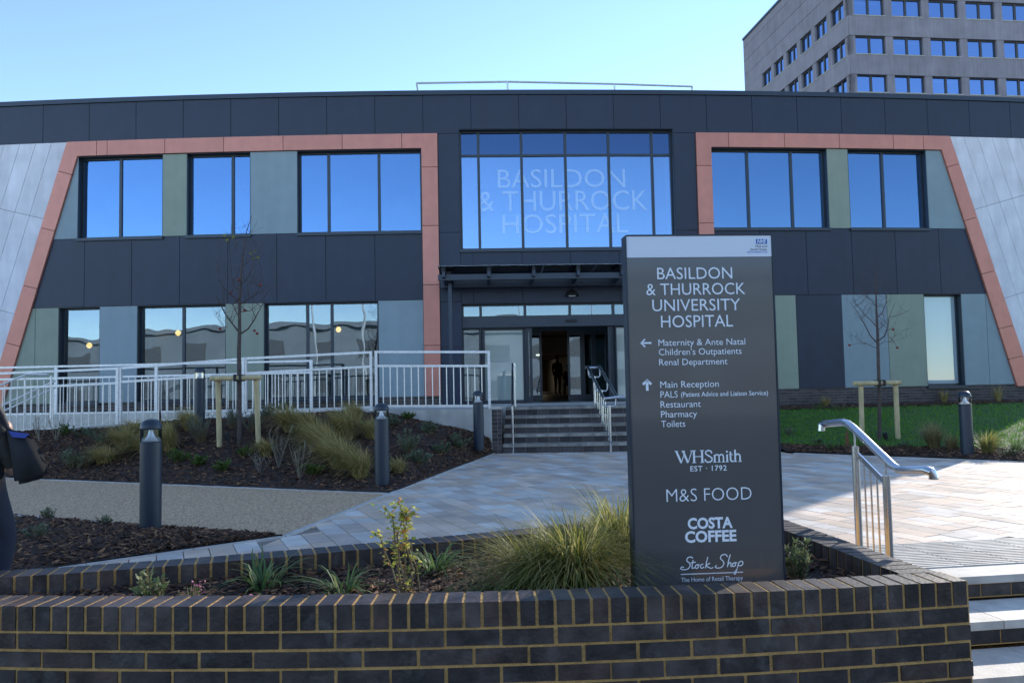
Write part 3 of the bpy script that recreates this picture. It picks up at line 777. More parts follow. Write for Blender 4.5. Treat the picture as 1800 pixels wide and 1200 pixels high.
for i in range(-30, 95):
    t = -6 - rng.random() * .4
    while t < 26:
        ln = rng.choice((.2, .3, .3, .4, .4, .5)); g_ = .004
        q = [db * (i * .2 + g_) + da * (t + g_), db * (i * .2 + .2 - g_) + da * (t + g_), db * (i * .2 + .2 - g_) + da * (t + ln - g_), db * (i * .2 + g_) + da * (t + ln - g_)]
        t += ln; c = (q[0] + q[2]) / 2
        if not (2.5 < c.y < 17 and -6 < c.x < 14.6): continue
        near = [k for k in range(len(region)) if segdist(c, region[k - 1], region[k]) < .33]
        if not near:
            if not inside(c, region): continue
        else:
            for k in near:
                q = clip(q, region[k - 1], (region[k] - region[k - 1]).normalized(), SGN)
                if len(q) < 3: break
            if len(q) < 3: continue
            if not inside(sum(q, Vector((0, 0))) / len(q), region): continue
        c = sum(q, Vector((0, 0))) / len(q); dn = (c - n1).dot(-nd)
        if c.x > 1.9 and CORD1 - .18 < dn < CORD0 + .12 and c.x < 14:
            # give way to the ribbed slabs
            if dn < CORD0:
                q = clip(q, n1 - nd * CORD1, ud, -1 if (-nd).dot(Vector((-ud.y, ud.x))) > 0 else 1)
            else:
                q = clip(q, n1 - nd * CORD0, ud, 1 if (-nd).dot(Vector((-ud.y, ud.x))) > 0 else -1)
            if len(q) < 3: continue
        if c.x > 1.9 and dn < .46: 
            continue
        ar = abs(sum(q[k - 1].x * q[k].y - q[k].x * q[k - 1].y for k in range(len(q)))) / 2
        if ar < .002: continue
        u_ = c.x / c.y
        vis = abs(u_) < .68 and c.y > 4.4
        slabs.append((ar / c.y ** 3 if vis else 0, q))
slabs.sort(key=lambda s_: -s_[0])
mass = MB()
for k, (_, q) in enumerate(slabs):
    dz = rng.uniform(-.0015, .0015)
    m = MB() if k < 290 else mass
    m.prism([Vector((p.x, p.y, ZP - .05)) for p in q], [Vector((p.x, p.y, ZP + dz)) for p in q])
    if k < 290: m.build('paving_slab', M_pave, pave)
mass.build('paving_slabs', M_pave_i, pave, kind='stuff')
# nosing slabs, ribbed warning slabs and the street steps
s0 = (nos(1.98) - n1).dot(ud); sL = 11.0
sm = MB(); sm.box((0, 0, 0), (.392, .392, .045))
for k in range(8): sm.box((0, .010 + k * .049, .045), (.392, .034 + k * .049, .058))
sme = sm.mesh('ribbed_slab')
ang = math.atan2(ud.y, ud.x)
wdt = max(.4, CORD0 - CORD1); rows = max(1, int(round(wdt / .4)))
k = 0
while s0 + k * .4 < sL:
    for r in range(rows):
        p = n1 + ud * (s0 + k * .4 - .12 * 0) - nd * (CORD1 + .4 * r)
        o = link('ribbed_slab', sme, M_stone, pave); o.location = (p.x, p.y, ZP - .05); o.rotation_euler = (0, 0, ang)
    k += 1
stp = thing('street_steps', (nos(4).x, nos(4).y, ZS), 'broad pale stone steps with dark brick risers by the planter corner', 'steps')
for r in range(3):
    zt = ZP - .15 * r; y0 = tread * r
    L0 = s0 - .3 * (0) ; step = .9; a = L0; j = 0
    while a < sL:
        b = min(a + step - .006, sL)
        f0_, f1_ = (-.45 if r == 0 else -.02), 0.0
        p = [n1 + ud * a + nd * (y0 - (.452 if r == 0 else tread - .02)), n1 + ud * b + nd * (y0 - (.452 if r == 0 else tread - .02)), n1 + ud * b + nd * y0, n1 + ud * a + nd * y0]
        m = MB(); m.prism([Vector((q.x, q.y, zt - .05)) for q in p], [Vector((q.x, q.y, zt)) for q in p]); m.build('step_slab', M_stone, stp); a += step
    # riser bricks
    m = MB(); p = [n1 + ud * s0 + nd * (y0 - .6), n1 + ud * sL + nd * (y0 - .6), n1 + ud * sL + nd * (y0 - .032), n1 + ud * s0 + nd * (y0 - .032)]
    m.prism([Vector((q.x, q.y, zt - .149)) for q in p], [Vector((q.x, q.y, zt - .051)) for q in p]); m.build('step_core', M_mort, stp)
    a = s0
    while a < s0 + 4.2:
        p = [n1 + ud * a + nd * (y0 - .08), n1 + ud * (a + .215) + nd * (y0 - .08), n1 + ud * (a + .215) + nd * (y0 - .028), n1 + ud * a + nd * (y0 - .028)]
        m = MB(); m.prism([Vector((q.x, q.y, zt - .140)) for q in p], [Vector((q.x, q.y, zt - .062)) for q in p]); m.build('brick', M_brick, stp); a += .225
p = [n1 + ud * (s0) - nd * .45, n1 + ud * sL - nd * .45, n1 + ud * sL + nd * 5, n1 + ud * s0 + nd * 5]

# --- front planter
zCop = -.88
def fit(pts, z, deg):
    q = [at_z(x, y, z) for x, y in pts]; return np.polyfit([v.x for v in q], [v.y for v in q], deg), q[0].x, q[-1].x
FWp = [(0, 1065.3), (135, 1065), (450, 1064.3), (675, 1061), (805, 1058.7), (875, 1057), (976, 1053), (1078, 1051), (1175, 1047), (1272, 1042), (1370, 1038), (1462.5, 1034), (1525, 1029), (1622, 1025), (1704, 1020.7)]
kf, _, fx1 = fit(FWp, zCop, 3)
ffy = lambda X: float(np.polyval(kf, X))
IWp = [(0, 1015), (112, 1008), (200, 1001.7), (307, 993), (387, 986), (511, 977.5), (576, 971), (640, 965.5), (704, 959.5), (766, 953.7), (826, 947.5), (1000, 930), (1150, 916), (1290, 903)]
ki, ix0, ix1 = fit(IWp, zCop, 3)
fiy = lambda X: float(np.polyval(ki, X))
r0, r1 = at_z(1300, 901.5, zCop), at_z(1572, 1004, zCop)
r1e = r0.lerp(r1, 1.35)
def path_pts(f, xa, xb, n=400):
    return [Vector((xa + (xb - xa) * i / n, f(xa + (xb - xa) * i / n))) for i in range(n + 1)]
class Path:
    def __init__(s, pts):
        s.p = pts; s.c = [0]
        for a, b in zip(pts, pts[1:]): s.c.append(s.c[-1] + (b - a).length)
        s.L = s.c[-1]
    def at(s, t, off=0):
        t_ = max(0, min(s.L - 1e-6, t)); lo, hi = 0, len(s.c) - 1
        while hi - lo > 1:
            m_ = (lo + hi) // 2
            if s.c[m_] <= t_: lo = m_
            else: hi = m_
        d = (s.p[lo + 1] - s.p[lo]).normalized(); q = s.p[lo] + d * (t - s.c[lo]); n = Vector((-d.y, d.x)); return q + n * off
xleft = -4.3
pF = Path(path_pts(ffy, xleft, fx1)); pI = Path(path_pts(fiy, xleft, r0.x))
pR = Path([Vector((r0.x, r0.y)) + (Vector((r1e.x, r1e.y)) - Vector((r0.x, r0.y))) * (i / 20) for i in range(21)])
plt_ = thing('brick_planter', (0, ffy(0), ZS), 'boat-shaped planter of dark blue bricks with tan mortar in front', 'planter')
TH = .17
def ring(P, a, b, o0, o1, z0, z1):
    q = [P.at(a, o0), P.at(b, o0), P.at(b, o1), P.at(a, o1)]
    return [Vector((p.x, p.y, z0)) for p in q], [Vector((p.x, p.y, z1)) for p in q]
def wallrun(P, th, zbot, label, courses, front_o, cop_from=0, cop_to=None, lowmass=True):
    s = MB(); n = 60
    for i in range(n):
        a, b = P.L * i / n, P.L * (i + 1) / n
        s.prism(*ring(P, a, b, .006 * (1 if th > 0 else -1), th - .006 * (1 if th > 0 else -1), zbot, zCop - .0025))
    w_ = s.build(label, M_mort, plt_)
    a = cop_from; end = cop_to if cop_to is not None else P.L
    while a + .0615 <= end + .002:
        j = rng.uniform(-.0015, .0015); m = MB(); m.prism(*ring(P, a, a + .0615, j, th + j, zCop - .1005, zCop + rng.uniform(-.001, .001))); m.build('coping_brick', M_brick, w_); a += .075
    mass = MB()
    for r in range(courses):
        z1 = zCop - .1125 - r * .075; a = -(.1125 if r % 2 else 0.0)
        while a < P.L:
            b = a + .2115
            aa, bb = max(a, 0), min(b, P.L)
            if bb - aa > .03:
                m = MB() if r < 6 else mass
                jz, jl = rng.uniform(-.002, .002), rng.uniform(-.003, .003); m.prism(*ring(P, max(0, aa + jl), bb + rng.uniform(-.002, .002), front_o + rng.uniform(-.003, .002), th * .5, z1 - .0625 + jz, z1 + jz * .5))
                if r < 6: m.build('brick', M_brick, w_)
            a += .225
    if mass.v: mass.build('lower_bricks', M_brick_i, w_, kind='stuff')
    return w_
wallrun(pF, TH, ZS, 'front_wall', 10, 0.0)
wallrun(pI, TH, ZP - .3, 'back_wall', 0, 0.0)
def hit(off):                       # where an edge of the side wall meets the back of the front coping
    t = 0
    while t < pR.L and pR.at(t, off).y > ffy(pR.at(t, off).x) + TH + .006: t += .002
    return t
h0, h1 = hit(0), hit(TH); hm = min(h0, h1)
nb = int(hm / .075); pRfull = pR; pR = Path([pR.at(max(h0, h1) * i / 20) for i in range(21)])
sw = wallrun(pR, TH, ZS, 'side_wall', 0, 0.0, 0, nb * .075)
q = [pRfull.at(nb * .075), pRfull.at(h0), pRfull.at(h1, TH), pRfull.at(nb * .075, TH)]
m = MB(); m.prism([Vector((p.x, p.y, zCop - .1)) for p in q], [Vector((p.x, p.y, zCop + .0005)) for p in q]); m.build('coping_brick', M_brick, sw)
def fill(fa, fb, xa, xb, z, nx, ny, m, name, bump=.02, kind='structure', hfun=None, label=None, cat=None):
    s = MB(); rn = random.Random(5)
    for i in range(nx + 1):
        X = xa + (xb - xa) * i / nx; ya, yb = fa(X), fb(X)
        for j in range(ny + 1):
            y = ya + (yb - ya) * j / ny; zz = hfun(X, y) if hfun else z
            s.v.append((X, y, zz + rn.uniform(-bump, bump)))
    for i in range(nx):
        for j in range(ny):
            b = i * (ny + 1) + j; s.f.append((b, b + ny + 1, b + ny + 2, b + 1))
    o = s.build(name, m, None, True, kind=kind, label=label, cat=cat); return o
def rly(X):
    t = (X - r0.x) / (r1.x - r0.x); return r0.y + (r1.y - r0.y) * t
def psoil(X, y):
    a, b = ffy(X) + TH, (fiy(X) if X < r0.x else rly(X)); t = max(0, min(1, (y - a) / max(.05, b - a))); return -1.03 + .055 * t if b - a > .05 else -1.0
soil_back = lambda X: max(ffy(X) + .02, (fiy(X) if X < r0.x else rly(X)) + .02)
zsoil = -1.05
fill(lambda X: ffy(X) + TH - .03, soil_back, xleft, r1.x + .05, zsoil, 120, 12, M_soil, 'planter_soil', .010, hfun=lambda X, y: psoil(X, y))

# --- resin path, mulch beds, lawn
def poly_sheet(name, pts, z, m, th=.2, kind='structure'):
    s = MB(); s.prism([Vector((p.x, p.y, z - th)) for p in pts], [Vector((p.x, p.y, z)) for p in pts]); return s.build(name, m, kind=kind)
k1, k2 = P2(60, 842.5), eC
k1e = k1 + (k1 - k2).normalized() * 7
k3, k4 = P2(25, 907), eB; k3e = k3 + (k3 - k4).normalized() * 7
poly_sheet('resin_path', [k4, k2, k1e, k3e], ZP + .004, M_resin)
def edging(a, b, wd=.05, z=ZP + .012, nm='path_edging'):
    s = MB(); d = (b - a); L_ = d.length; d.normalize(); n = int(L_ / .9) + 1
    for i in range(n):
        p, q = a + d * (L_ * i / n + .003), a + d * (L_ * (i + 1) / n - .003)
        s.beam(Vector((p.x, p.y, z - .06)), Vector((q.x, q.y, z - .06)), wd, .12)
    s.build(nm, M_edge, kind='structure')
edging(k2, k1e); edging(k4, k3e); edging(eB, eC); edging(eC, eD); edging(eA2, eB, .03)
edging(bed_front(stepE.x + .2), bed_front(14.4), .04)
# main bed on the left, rising to the ramp
RD = 15.35
def bed_edge(X):
    if X < eC.x: return k2.y + (k1.y - k2.y) * ((X - k2.x) / (k1.x - k2.x))
    return eC.y + (eD.y - eC.y) * ((X - eC.x) / (eD.x - eC.x))
def zback(X):
    pts = [(-20, -.95), (-10.5, -.78), (-8, -.66), (-5, -.50), (-3.2, -.47), (-2.3, -.50), (-.9, -.88), (-.3, -1.12)]
    if X <= pts[0][0]: return pts[0][1]
    for (a, za), (b, zb) in zip(pts, pts[1:]):
        if X <= b: return za + (zb - za) * (X - a) / (b - a)
    return pts[-1][1]
def zleft(X, y):
    e = bed_edge(X); t = max(0, min(1, (y - e) / max(.3, RD - e))); t = t * t * (3 - 2 * t) * .45 + t * .55
    return ZP + .01 + (zback(X) - ZP) * t + .03 * math.sin(X * 2.1 + y) * math.sin(y * 1.7) * min(1, t * 4)
fill(bed_edge, lambda X: RD + .05, -14.5, eD.x, 0, 150, 60, M_soil, 'bark_bed', .018, hfun=zleft)
# small bed between path and planter
def b2a(X): return eA.y + (eB.y - eA.y) * ((X - eA.x) / (eB.x - eA.x)) + .02
def b2b(X): return k3.y + (k4.y - k3.y) * ((X - k3.x) / (k4.x - k3.x)) - .03
zmid = lambda X, y: ZP + .015 + .05 * max(0, min(1, (y - b2a(X)) * 2)) * max(0, min(1, (b2b(X) - y) * 2))
fill(b2a, b2b, -9.5, eB.x - .02, 0, 90, 30, M_soil, 'bark_bed', .014, hfun=zmid)
# bed and lawn on the right
def zright(X, y):
    e = bed_front(X).y; t = max(0, min(1.15, (y - e) / (FY(X) - e))); return ZP + .015 + .62 * t
ML = 1.15
fill(lambda X: bed_front(X).y, lambda X: bed_front(X).y + ML + .25 * math.sin(X * .9), stepE.x + .1, 24, 0, 90, 14, M_soil, 'bark_bed', .016, hfun=lambda X, y: zright(X, y) + .01)
lawn_front = lambda X: bed_front(X).y + ML - .12 + .25 * math.sin(X * .9)
M_turf = mat('turf_soil', (.035, .075, .016), .9, var=.35, scale=6, bump=.6, bscale=60)
fill(lawn_front, lambda X: FY(min(X, XR)) - .85, stepE.x + .1, 24, 0, 90, 30, M_turf, 'lawn', .01, hfun=zright)
fill(lambda X: FY(min(X, XR)) - .95, lambda X: FY(min(X, XR)) + .0, stepE.x + .1, XR + .5, 0, 70, 8, M_soil, 'bark_bed', .02, hfun=lambda X, y: zright(X, y) + .015)

# --- entrance steps, landing, ramp walls
perp = Vector((-sdir.y, sdir.x))
def spt(a, b): return stepL + sdir * a + perp * b
M_stone2 = mat('weathered_step_stone', (.36, .32, .27), .8, rand='object', ramt=.2, var=.35, scale=6, bump=.3, bscale=60, streak=.3)
ent = thing('entrance_steps', (spt(2.5, 0).x, spt(2.5, 0).y, ZP), 'wide entrance steps with pale stone nosings and brick risers', 'steps')
RS = (ZL - ZP) / 5; TRD = .30
for r in range(5):
    zt = ZP + RS * (r + 1); b0 = TRD * r
    m = MB(); q = [spt(0, b0 + .03), spt(STX, b0 + .03), spt(STX, 2.2), spt(0, 2.2)]
    m.prism([Vector((p.x, p.y, zt - RS)) for p in q], [Vector((p.x, p.y, zt - .056)) for p in q]); m.build('step_core', M_pmort, ent)
    a = 0
    off = rng.uniform(.3, 1.1)
    while a < STX - .01:
        b = min(STX, a + (off if a == 0 else 1.15)); q = [spt(a + .003, b0), spt(b - .003, b0), spt(b - .003, b0 + (TRD + .06 if r < 4 else 1.2)), spt(a + .003, b0 + (TRD + .06 if r < 4 else 1.2))]
        m = MB(); m.prism([Vector((p.x, p.y, zt - .055)) for p in q], [Vector((p.x, p.y, zt)) for p in q]); m.build('step_slab', M_stone2, ent); a = b
    a = 0.0
    while a < STX - .05:
        b = min(STX, a + .215); q = [spt(a, b0 + .022), spt(b, b0 + .022), spt(b, b0 + .08), spt(a, b0 + .08)]
        m = MB(); m.prism([Vector((p.x, p.y, zt - RS + .008)) for p in q], [Vector((p.x, p.y, zt - .062)) for p in q]); m.build('brick', M_plinth, ent); a += .225
land = MB(); q = [spt(-.02, 2.2), spt(STX, 2.2), Vector((FW(4.2, 0, -.2).x, FW(4.2, 0, -.2).y)), Vector((FW(-3, 0, -.2).x, FW(-3, 0, -.2).y)), ]
q = [spt(-1.2, 2.2), spt(STX, 2.2), Vector(FW(4.6, 0, .02)[:2]), Vector(FW(1.5, 0, -.25)[:2]), Vector(FW(-14, 0, .02)[:2]), Vector((-14, 18.4)), Vector((-2.0, 18.2))]
land.prism([Vector((p.x, p.y, ZL - .5)) for p in q], [Vector((p.x, p.y, ZL - .006)) for p in q]); land.build('landing', M_stone, kind='structure')
# concrete ramp wall with the brick pier at its end
rw = thing('ramp_wall', (-2.5, RD, ZP), 'low pale concrete retaining wall under the white railing', 'wall')
rampx = [(-14, -.92), (-11.2, -.78), (-6.35, -.53), (-3.0, -.44), (-.42, -.44)]
def rampz(X):
    for (a, za), (b, zb) in zip(rampx, rampx[1:]):
        if X <= b: return za + (zb - za) * (X - a) / (b - a)
    return rampx[-1][1]
for (a, za), (b, zb) in zip(rampx, rampx[1:]):
    n = max(1, int((b - a) / 1.3))
    for i in range(n):
        x0_, x1_ = a + (b - a) * i / n + .003, a + (b - a) * (i + 1) / n - .003; s = MB()
        s.hexa([(x0_, RD, ZP - .1), (x1_, RD, ZP - .1), (x1_, RD + .2, ZP - .1), (x0_, RD + .2, ZP - .1), (x0_, RD, rampz(x0_)), (x1_, RD, rampz(x1_)), (x1_, RD + .2, rampz(x1_)), (x0_, RD + .2, rampz(x0_))]); s.build('wall_block', M_conc, rw)
s = MB()
for (a, za), (b, zb) in zip(rampx, rampx[1:]):
    s.hexa([(a, RD + .2, ZP - .1), (b, RD + .2, ZP - .1), (b, 18.3, ZP - .1), (a, 18.3, ZP - .1), (a, RD + .2, za - .03), (b, RD + .2, zb - .03), (b, 18.3, za - .03 if a < -3 else zb - .03), (a, 18.3, za - .03)])
s.build('ramp', M_stone, kind='structure')
pp = P2(866, 797); 
pier = thing('brick_pier', (pp.x + .12, pp.y, ZP), 'short dark brick pier at the left end of the entrance steps', 'pier')
s = MB(); px0, px1, py0 = pp.x - .02, stepL.x - .01, pp.y - .0
s.box((px0 + .004, py0 + .004, ZP - .1), (px1 - .004, py0 + 1.5, ZL)); s.build('core', M_pmort, pier)
for r in range(11):
    z0 = ZP + r * .0775
    for a, b in (((px0, px0 + .13), (px0 + .14, px1)) if r % 2 else ((px0, px1 - .09), (px1 - .08, px1))):
        s = MB(); s.box((a, py0, z0 + .005), (b, py0 + .06, z0 + .0725)); s.build('brick', M_plinth, pier)
s = MB(); s.box((px0 - .01, py0 - .01, ZL + .001), (px1 + .005, py0 + 1.5, ZL + .05)); s.build('cap', M_stone, pier)
# ================================================================== SIGN
S0 = at_d(1108, 720, 3.80); YAW = R(4.0)
eu = Vector((math.cos(YAW), math.sin(YAW), 0)); en = Vector((math.sin(YAW), -math.cos(YAW), 0))
def on_sign(px, py):
    d = ray(px, py); q = d * (S0.dot(en) / d.dot(en)) - S0; return q.dot(eu), q.z
uR = on_sign(1368, 720)[0]; vT = on_sign(1230, 413.5)[1]; vW = on_sign(1230, 452)[1]; vB = -1.12 - S0.z
sgn = thing('wayfinding_sign', (S0.x + .38, S0.y, zsoil), 'tall dark grey hospital totem sign with white header and white lettering', 'sign')
def sbox(m, u0, u1, v0, v1, o0, o1):
    c = S0 + eu * ((u0 + u1) / 2) + en * ((o0 + o1) / 2) + Vector((0, 0, (v0 + v1) / 2))
    m.obox(c, eu * ((u1 - u0) / 2), en * ((o1 - o0) / 2), Vector((0, 0, (v1 - v0) / 2)))
SD = .075
m = MB(); sbox(m, .004, uR - .004, vB, vW - .002, -SD, 0); board = m.build('panel', M_sign, sgn)
m = MB(); sbox(m, .004, uR - .004, vW, vT - .004, -SD, .001); head = m.build('header', M_signw, sgn)
m = MB()
sbox(m, -.004, .003, vB, vT, -SD - .004, .004); sbox(m, uR - .003, uR + .004, vB, vT, -SD - .004, .004); sbox(m, .003, uR - .003, vT - .003, vT + .004, -SD - .004, .004)
m.build('edge_trim', M_boll, sgn)
def text_verts(txt, bold=0.0, shear=0.0, sp=1.0):
    cu = bpy.data.curves.new('lettering', 'FONT'); cu.body = txt; cu.size = 1; cu.offset = bold; cu.shear = shear; cu.space_character = sp; cu.resolution_u = 3
    o = bpy.data.objects.new('lettering', cu); COL.objects.link(o)
    dg = bpy.context.evaluated_depsgraph_get(); dg.update(); me = bpy.data.meshes.new_from_object(o.evaluated_get(dg))
    bpy.data.objects.remove(o); bpy.data.curves.remove(cu); return me
_capm = text_verts('H'); CAP = max(v.co.y for v in _capm.vertices)
def put_text(txt, x0, x1, yb, cap, m=None, parent=None, bold=0.0, shear=0.0, o=.002, sp=1.0):
    me = text_verts(txt, bold, shear, sp); xs_ = [v.co.x for v in me.vertices]; a, b = min(xs_), max(xs_)
    u0, _ = on_sign(x0, yb); u1, _ = on_sign(x1, yb); vb = on_sign((x0 + x1) / 2, yb)[1]; vc = on_sign((x0 + x1) / 2, yb - cap)[1]
    kx = (u1 - u0) / (b - a); ky = (vc - vb) / CAP
    for v in me.vertices: v.co = S0 + eu * (u0 + (v.co.x - a) * kx) + Vector((0, 0, vb + v.co.y * ky)) + en * o
    me.materials.clear(); me.name = 'lettering'
    return link('lettering', me, m or M_text, parent or board)
T_ = put_text
T_('BASILDON', 1155.2, 1287.2, 490.2, 20); T_('& THURROCK', 1136, 1310, 517.8, 20); T_('UNIVERSITY', 1146.7, 1301.3, 546, 20.3); T_('HOSPITAL', 1162, 1288.5, 574.6, 20.6)
T_('Maternity & Ante Natal', 1157.3, 1310, 606.5, 11); T_("Children's Outpatients", 1158, 1303.5, 623, 11); T_('Renal Department', 1158.5, 1278.7, 641, 11)
T_('Main Reception', 1160.5, 1263.5, 680.5, 11.3); T_('PALS', 1160.8, 1191.2, 698.5, 11.3); T_('(Patient Advice and Liaison Service)', 1196.8, 1350, 695.5, 8, bold=.008)
T_('Restaurant', 1161, 1232, 715.5, 11.3); T_('Pharmacy', 1161.8, 1225.3, 732.8, 11.3); T_('Toilets', 1162.2, 1204.5, 750, 11.3)
T_('EST \u00b7 1792', 1213.3, 1277.3, 827, 9, bold=.012, sp=1.1); T_('M&S FOOD', 1171.5, 1321.3, 879.5, 22.5, bold=-.012)
T_('COSTA', 1208.8, 1288, 927.5, 18, bold=.035); T_('COFFEE', 1204, 1294.7, 951, 18.5, bold=.035); T_('The Home of Retail Therapy', 1197.3, 1305.9, 1020.3, 7.6)
m = MB(); a, b = on_sign(1328.8, 428.7), on_sign(1347.6, 420.3); sbox(m, a[0], b[0], a[1], b[1], .0015, .003); m.build('emblem', M_nhs, head)
T_('NHS', 1330.3, 1346, 427.6, 6.3, M_text, head, bold=.03, shear=.25, o=.0042)
T_('Mid and', 1328, 1348, 434.9, 4, M_txk, head, o=.0022); T_('South Essex', 1319, 1348, 440.2, 4, M_txk, head, o=.0022); T_('NHS Foundation Trust', 1313, 1348.5, 444.2, 2.7, M_txb, head, bold=.01, o=.0022)
def strokes(lst, x0, x1, y0, y1, smooth=False, o=.002, name='lettering'):
    """polyline strokes [(points, width)] drawn in pixel-sized units and laid on the sign face"""
    allp = [p for pts, w_ in lst for p in pts]; ax, bx_ = min(p[0] for p in allp), max(p[0] for p in allp); ay, by = min(p[1] for p in allp), max(p[1] for p in allp)
    u0, u1 = on_sign(x0, (y0 + y1) / 2)[0], on_sign(x1, (y0 + y1) / 2)[0]; v1, v0 = on_sign((x0 + x1) / 2, y0)[1], on_sign((x0 + x1) / 2, y1)[1]
    f = lambda p: Vector((u0 + (p[0] - ax) / (bx_ - ax) * (u1 - u0), v0 + (p[1] - ay) / (by - ay) * (v1 - v0)))
    mb = MB(); kk = (u1 - u0) / (bx_ - ax)
    for pts, w_ in lst:
        q = [f(p) for p in pts]
        if smooth and len(q) > 2:
            r_ = []
            for i in range(len(q) - 1):
                p0, p1, p2, p3 = q[max(0, i - 1)], q[i], q[i + 1], q[min(len(q) - 1, i + 2)]
                for k in range(5):
                    t = k / 5; r_.append(.5 * ((2 * p1) + (p2 - p0) * t + (2 * p0 - 5 * p1 + 4 * p2 - p3) * t * t + (3 * p1 - p0 - 3 * p2 + p3) * t ** 3))
            q = r_ + [q[-1]]
        L_, R_ = [], []
        for i, p in enumerate(q):
            d = (q[min(i + 1, len(q) - 1)] - q[max(i - 1, 0)]); d = d.normalized() if d.length > 0 else Vector((1, 0)); n = Vector((-d.y, d.x)) * w_ * kk / 2
            L_.append(p + n); R_.append(p - n)
        W3 = lambda c: S0 + eu * c.x + Vector((0, 0, c.y)) + en * o
        for i in range(len(q) - 1): mb.add([W3(L_[i]), W3(R_[i]), W3(R_[i + 1]), W3(L_[i + 1])], [(0, 1, 2, 3)])
    return mb.build(name, M_text, board)
# arrows
strokes([([(0, 5), (19, 5)], 3.2), ([(8, 10), (0.5, 5), (8, 0)], 3.0)], 1125.9, 1144.8, 596, 609.5)
strokes([([(5, 0), (5, 19)], 3.2), ([(0, 11), (5, 18.5), (10, 11)], 3.0)], 1130, 1144.8, 667.5, 686.5)
# serif bookshop name
TK, TN = .13, .05
def sf(x, y, w_=.22): return ([(x - w_ / 2, y), (x + w_ / 2, y)], .045)
def o_(L, dx): return [([(x + dx, y) for x, y in p], w_) for p, w_ in L]
gW = [([(.05, 1), (.36, 0)], TK), ([(.36, 0), (.60, .95)], TN), ([(.48, 1), (.78, 0)], TK), ([(.78, 0), (1.06, 1)], TN), sf(.06, 1), sf(.5, 1), sf(1.05, 1, .2)]
gH = [([(.1, 0), (.1, 1)], TK), ([(.62, 0), (.62, 1)], TK), ([(.1, .5), (.62, .5)], TN), sf(.1, 0, .26), sf(.1, 1, .26), sf(.62, 0, .26), sf(.62, 1, .26)]
gS = [([(.46, .74), (.42, .92), (.25, 1), (.08, .90), (.06, .74), (.16, .62), (.34, .48), (.47, .34), (.47, .16), (.34, .02), (.16, .01), (.05, .12), (.02, .28)], .09)]
gm_ = [([(.08, 0), (.08, .62)], TK * .85), ([(.08, .5), (.2, .63), (.32, .6), (.36, .5), (.36, 0)], .09), ([(.36, .5), (.48, .63), (.6, .6), (.64, .5), (.64, 0)], .09), sf(.08, 0), sf(.36, 0), sf(.64, 0)]
gi = [([(.06, 0), (.06, .62)], TK * .85), sf(.06, 0, .2), ([(.0, .85), (.12, .85)], .12)]
gt = [([(.1, .85), (.1, .12), (.18, .02), (.28, .06)], TK * .8), ([(0, .6), (.26, .6)], .05)]
gh = [([(.08, 0), (.08, 1)], TK * .85), ([(.08, .5), (.2, .63), (.34, .6), (.39, .48), (.39, 0)], .10), sf(.08, 0), sf(.39, 0)]
strokes(gW + o_(gH, 1.08) + o_(gS, 1.86) + o_(gm_, 2.42) + o_(gi, 3.24) + o_(gt, 3.42) + o_(gh, 3.74), 1185.9, 1303.5, 791, 812)
# hand-written shop name and its rule
WS = .085
sc = [([(.95, 1.15), (.80, 1.30), (.50, 1.22), (.42, .95), (.62, .75), (.70, .50), (.50, .20), (.15, .12), (-.15, .22), (-.05, .38), (.15, .36)], WS),
      ([(.98, 1.0), (.86, .40), (.90, .22), (1.08, .30)], WS), ([(.74, .74), (1.2, .80)], WS), ([(1.38, .56), (1.20, .50), (1.14, .30), (1.28, .20), (1.42, .34), (1.36, .56), (1.55, .50)], WS),
      ([(1.86, .58), (1.68, .54), (1.60, .34), (1.72, .20), (1.92, .34)], WS), ([(2.28, 1.25), (2.14, .70), (2.04, .18)], WS), ([(2.46, .66), (2.14, .44), (2.30, .28), (2.56, .16), (2.72, .26)], WS),
      ([(4.02, 1.18), (3.86, 1.42), (3.50, 1.34), (3.40, 1.05), (3.60, .82), (3.68, .55), (3.48, .24), (3.10, .16), (2.90, .28), (3.04, .42)], WS),
      ([(4.28, 1.40), (4.10, .80), (3.98, .22)], WS), ([(4.02, .40), (4.18, .62), (4.32, .58), (4.28, .30), (4.42, .26)], WS), ([(4.66, .62), (4.48, .54), (4.44, .34), (4.58, .26), (4.72, .40), (4.64, .62), (4.86, .58)], WS),
      ([(5.02, .66), (4.86, .10), (4.70, -.40), (4.58, -.46), (4.60, -.30), (4.86, .04)], WS), ([(4.98, .52), (5.16, .72), (5.36, .66), (5.34, .42), (5.14, .30), (4.96, .38)], WS)]
strokes(sc, 1196, 1305.5, 974.5, 1009.5, True)
m = MB(); a, b = on_sign(1196.5, 1009.5), on_sign(1305.9, 1007); sbox(m, a[0], b[0], a[1], a[1] + .004, .001, .002); m.build('rule_line', M_text, board)

# central window lettering: pale film on the glass
def glass_text(txt, x0, x1, yt, yb):
    me = text_verts(txt); xs_ = [v.co.x for v in me.vertices]; a, b = min(xs_), max(xs_); oo = -.15 - .035 + .003
    Xa, Xb = lobx(x0, -oo), lobx(x1, -oo); zb, zt = FZ(980, yb), FZ(980, yt)
    for v in me.vertices:
        X = Xa + (v.co.x - a) / (b - a) * (Xb - Xa); v.co = FW(X, zb + v.co.y / CAP * (zt - zb), oo + .004)
    me.materials.clear(); link('lettering', me, M_vinyl, cw)
glass_text('BASILDON', 881, 1108, 294.5, 326.5); glass_text('& THURROCK', 846, 1147, 332.5, 367.5); glass_text('HOSPITAL', 888, 1111, 374, 407.5)

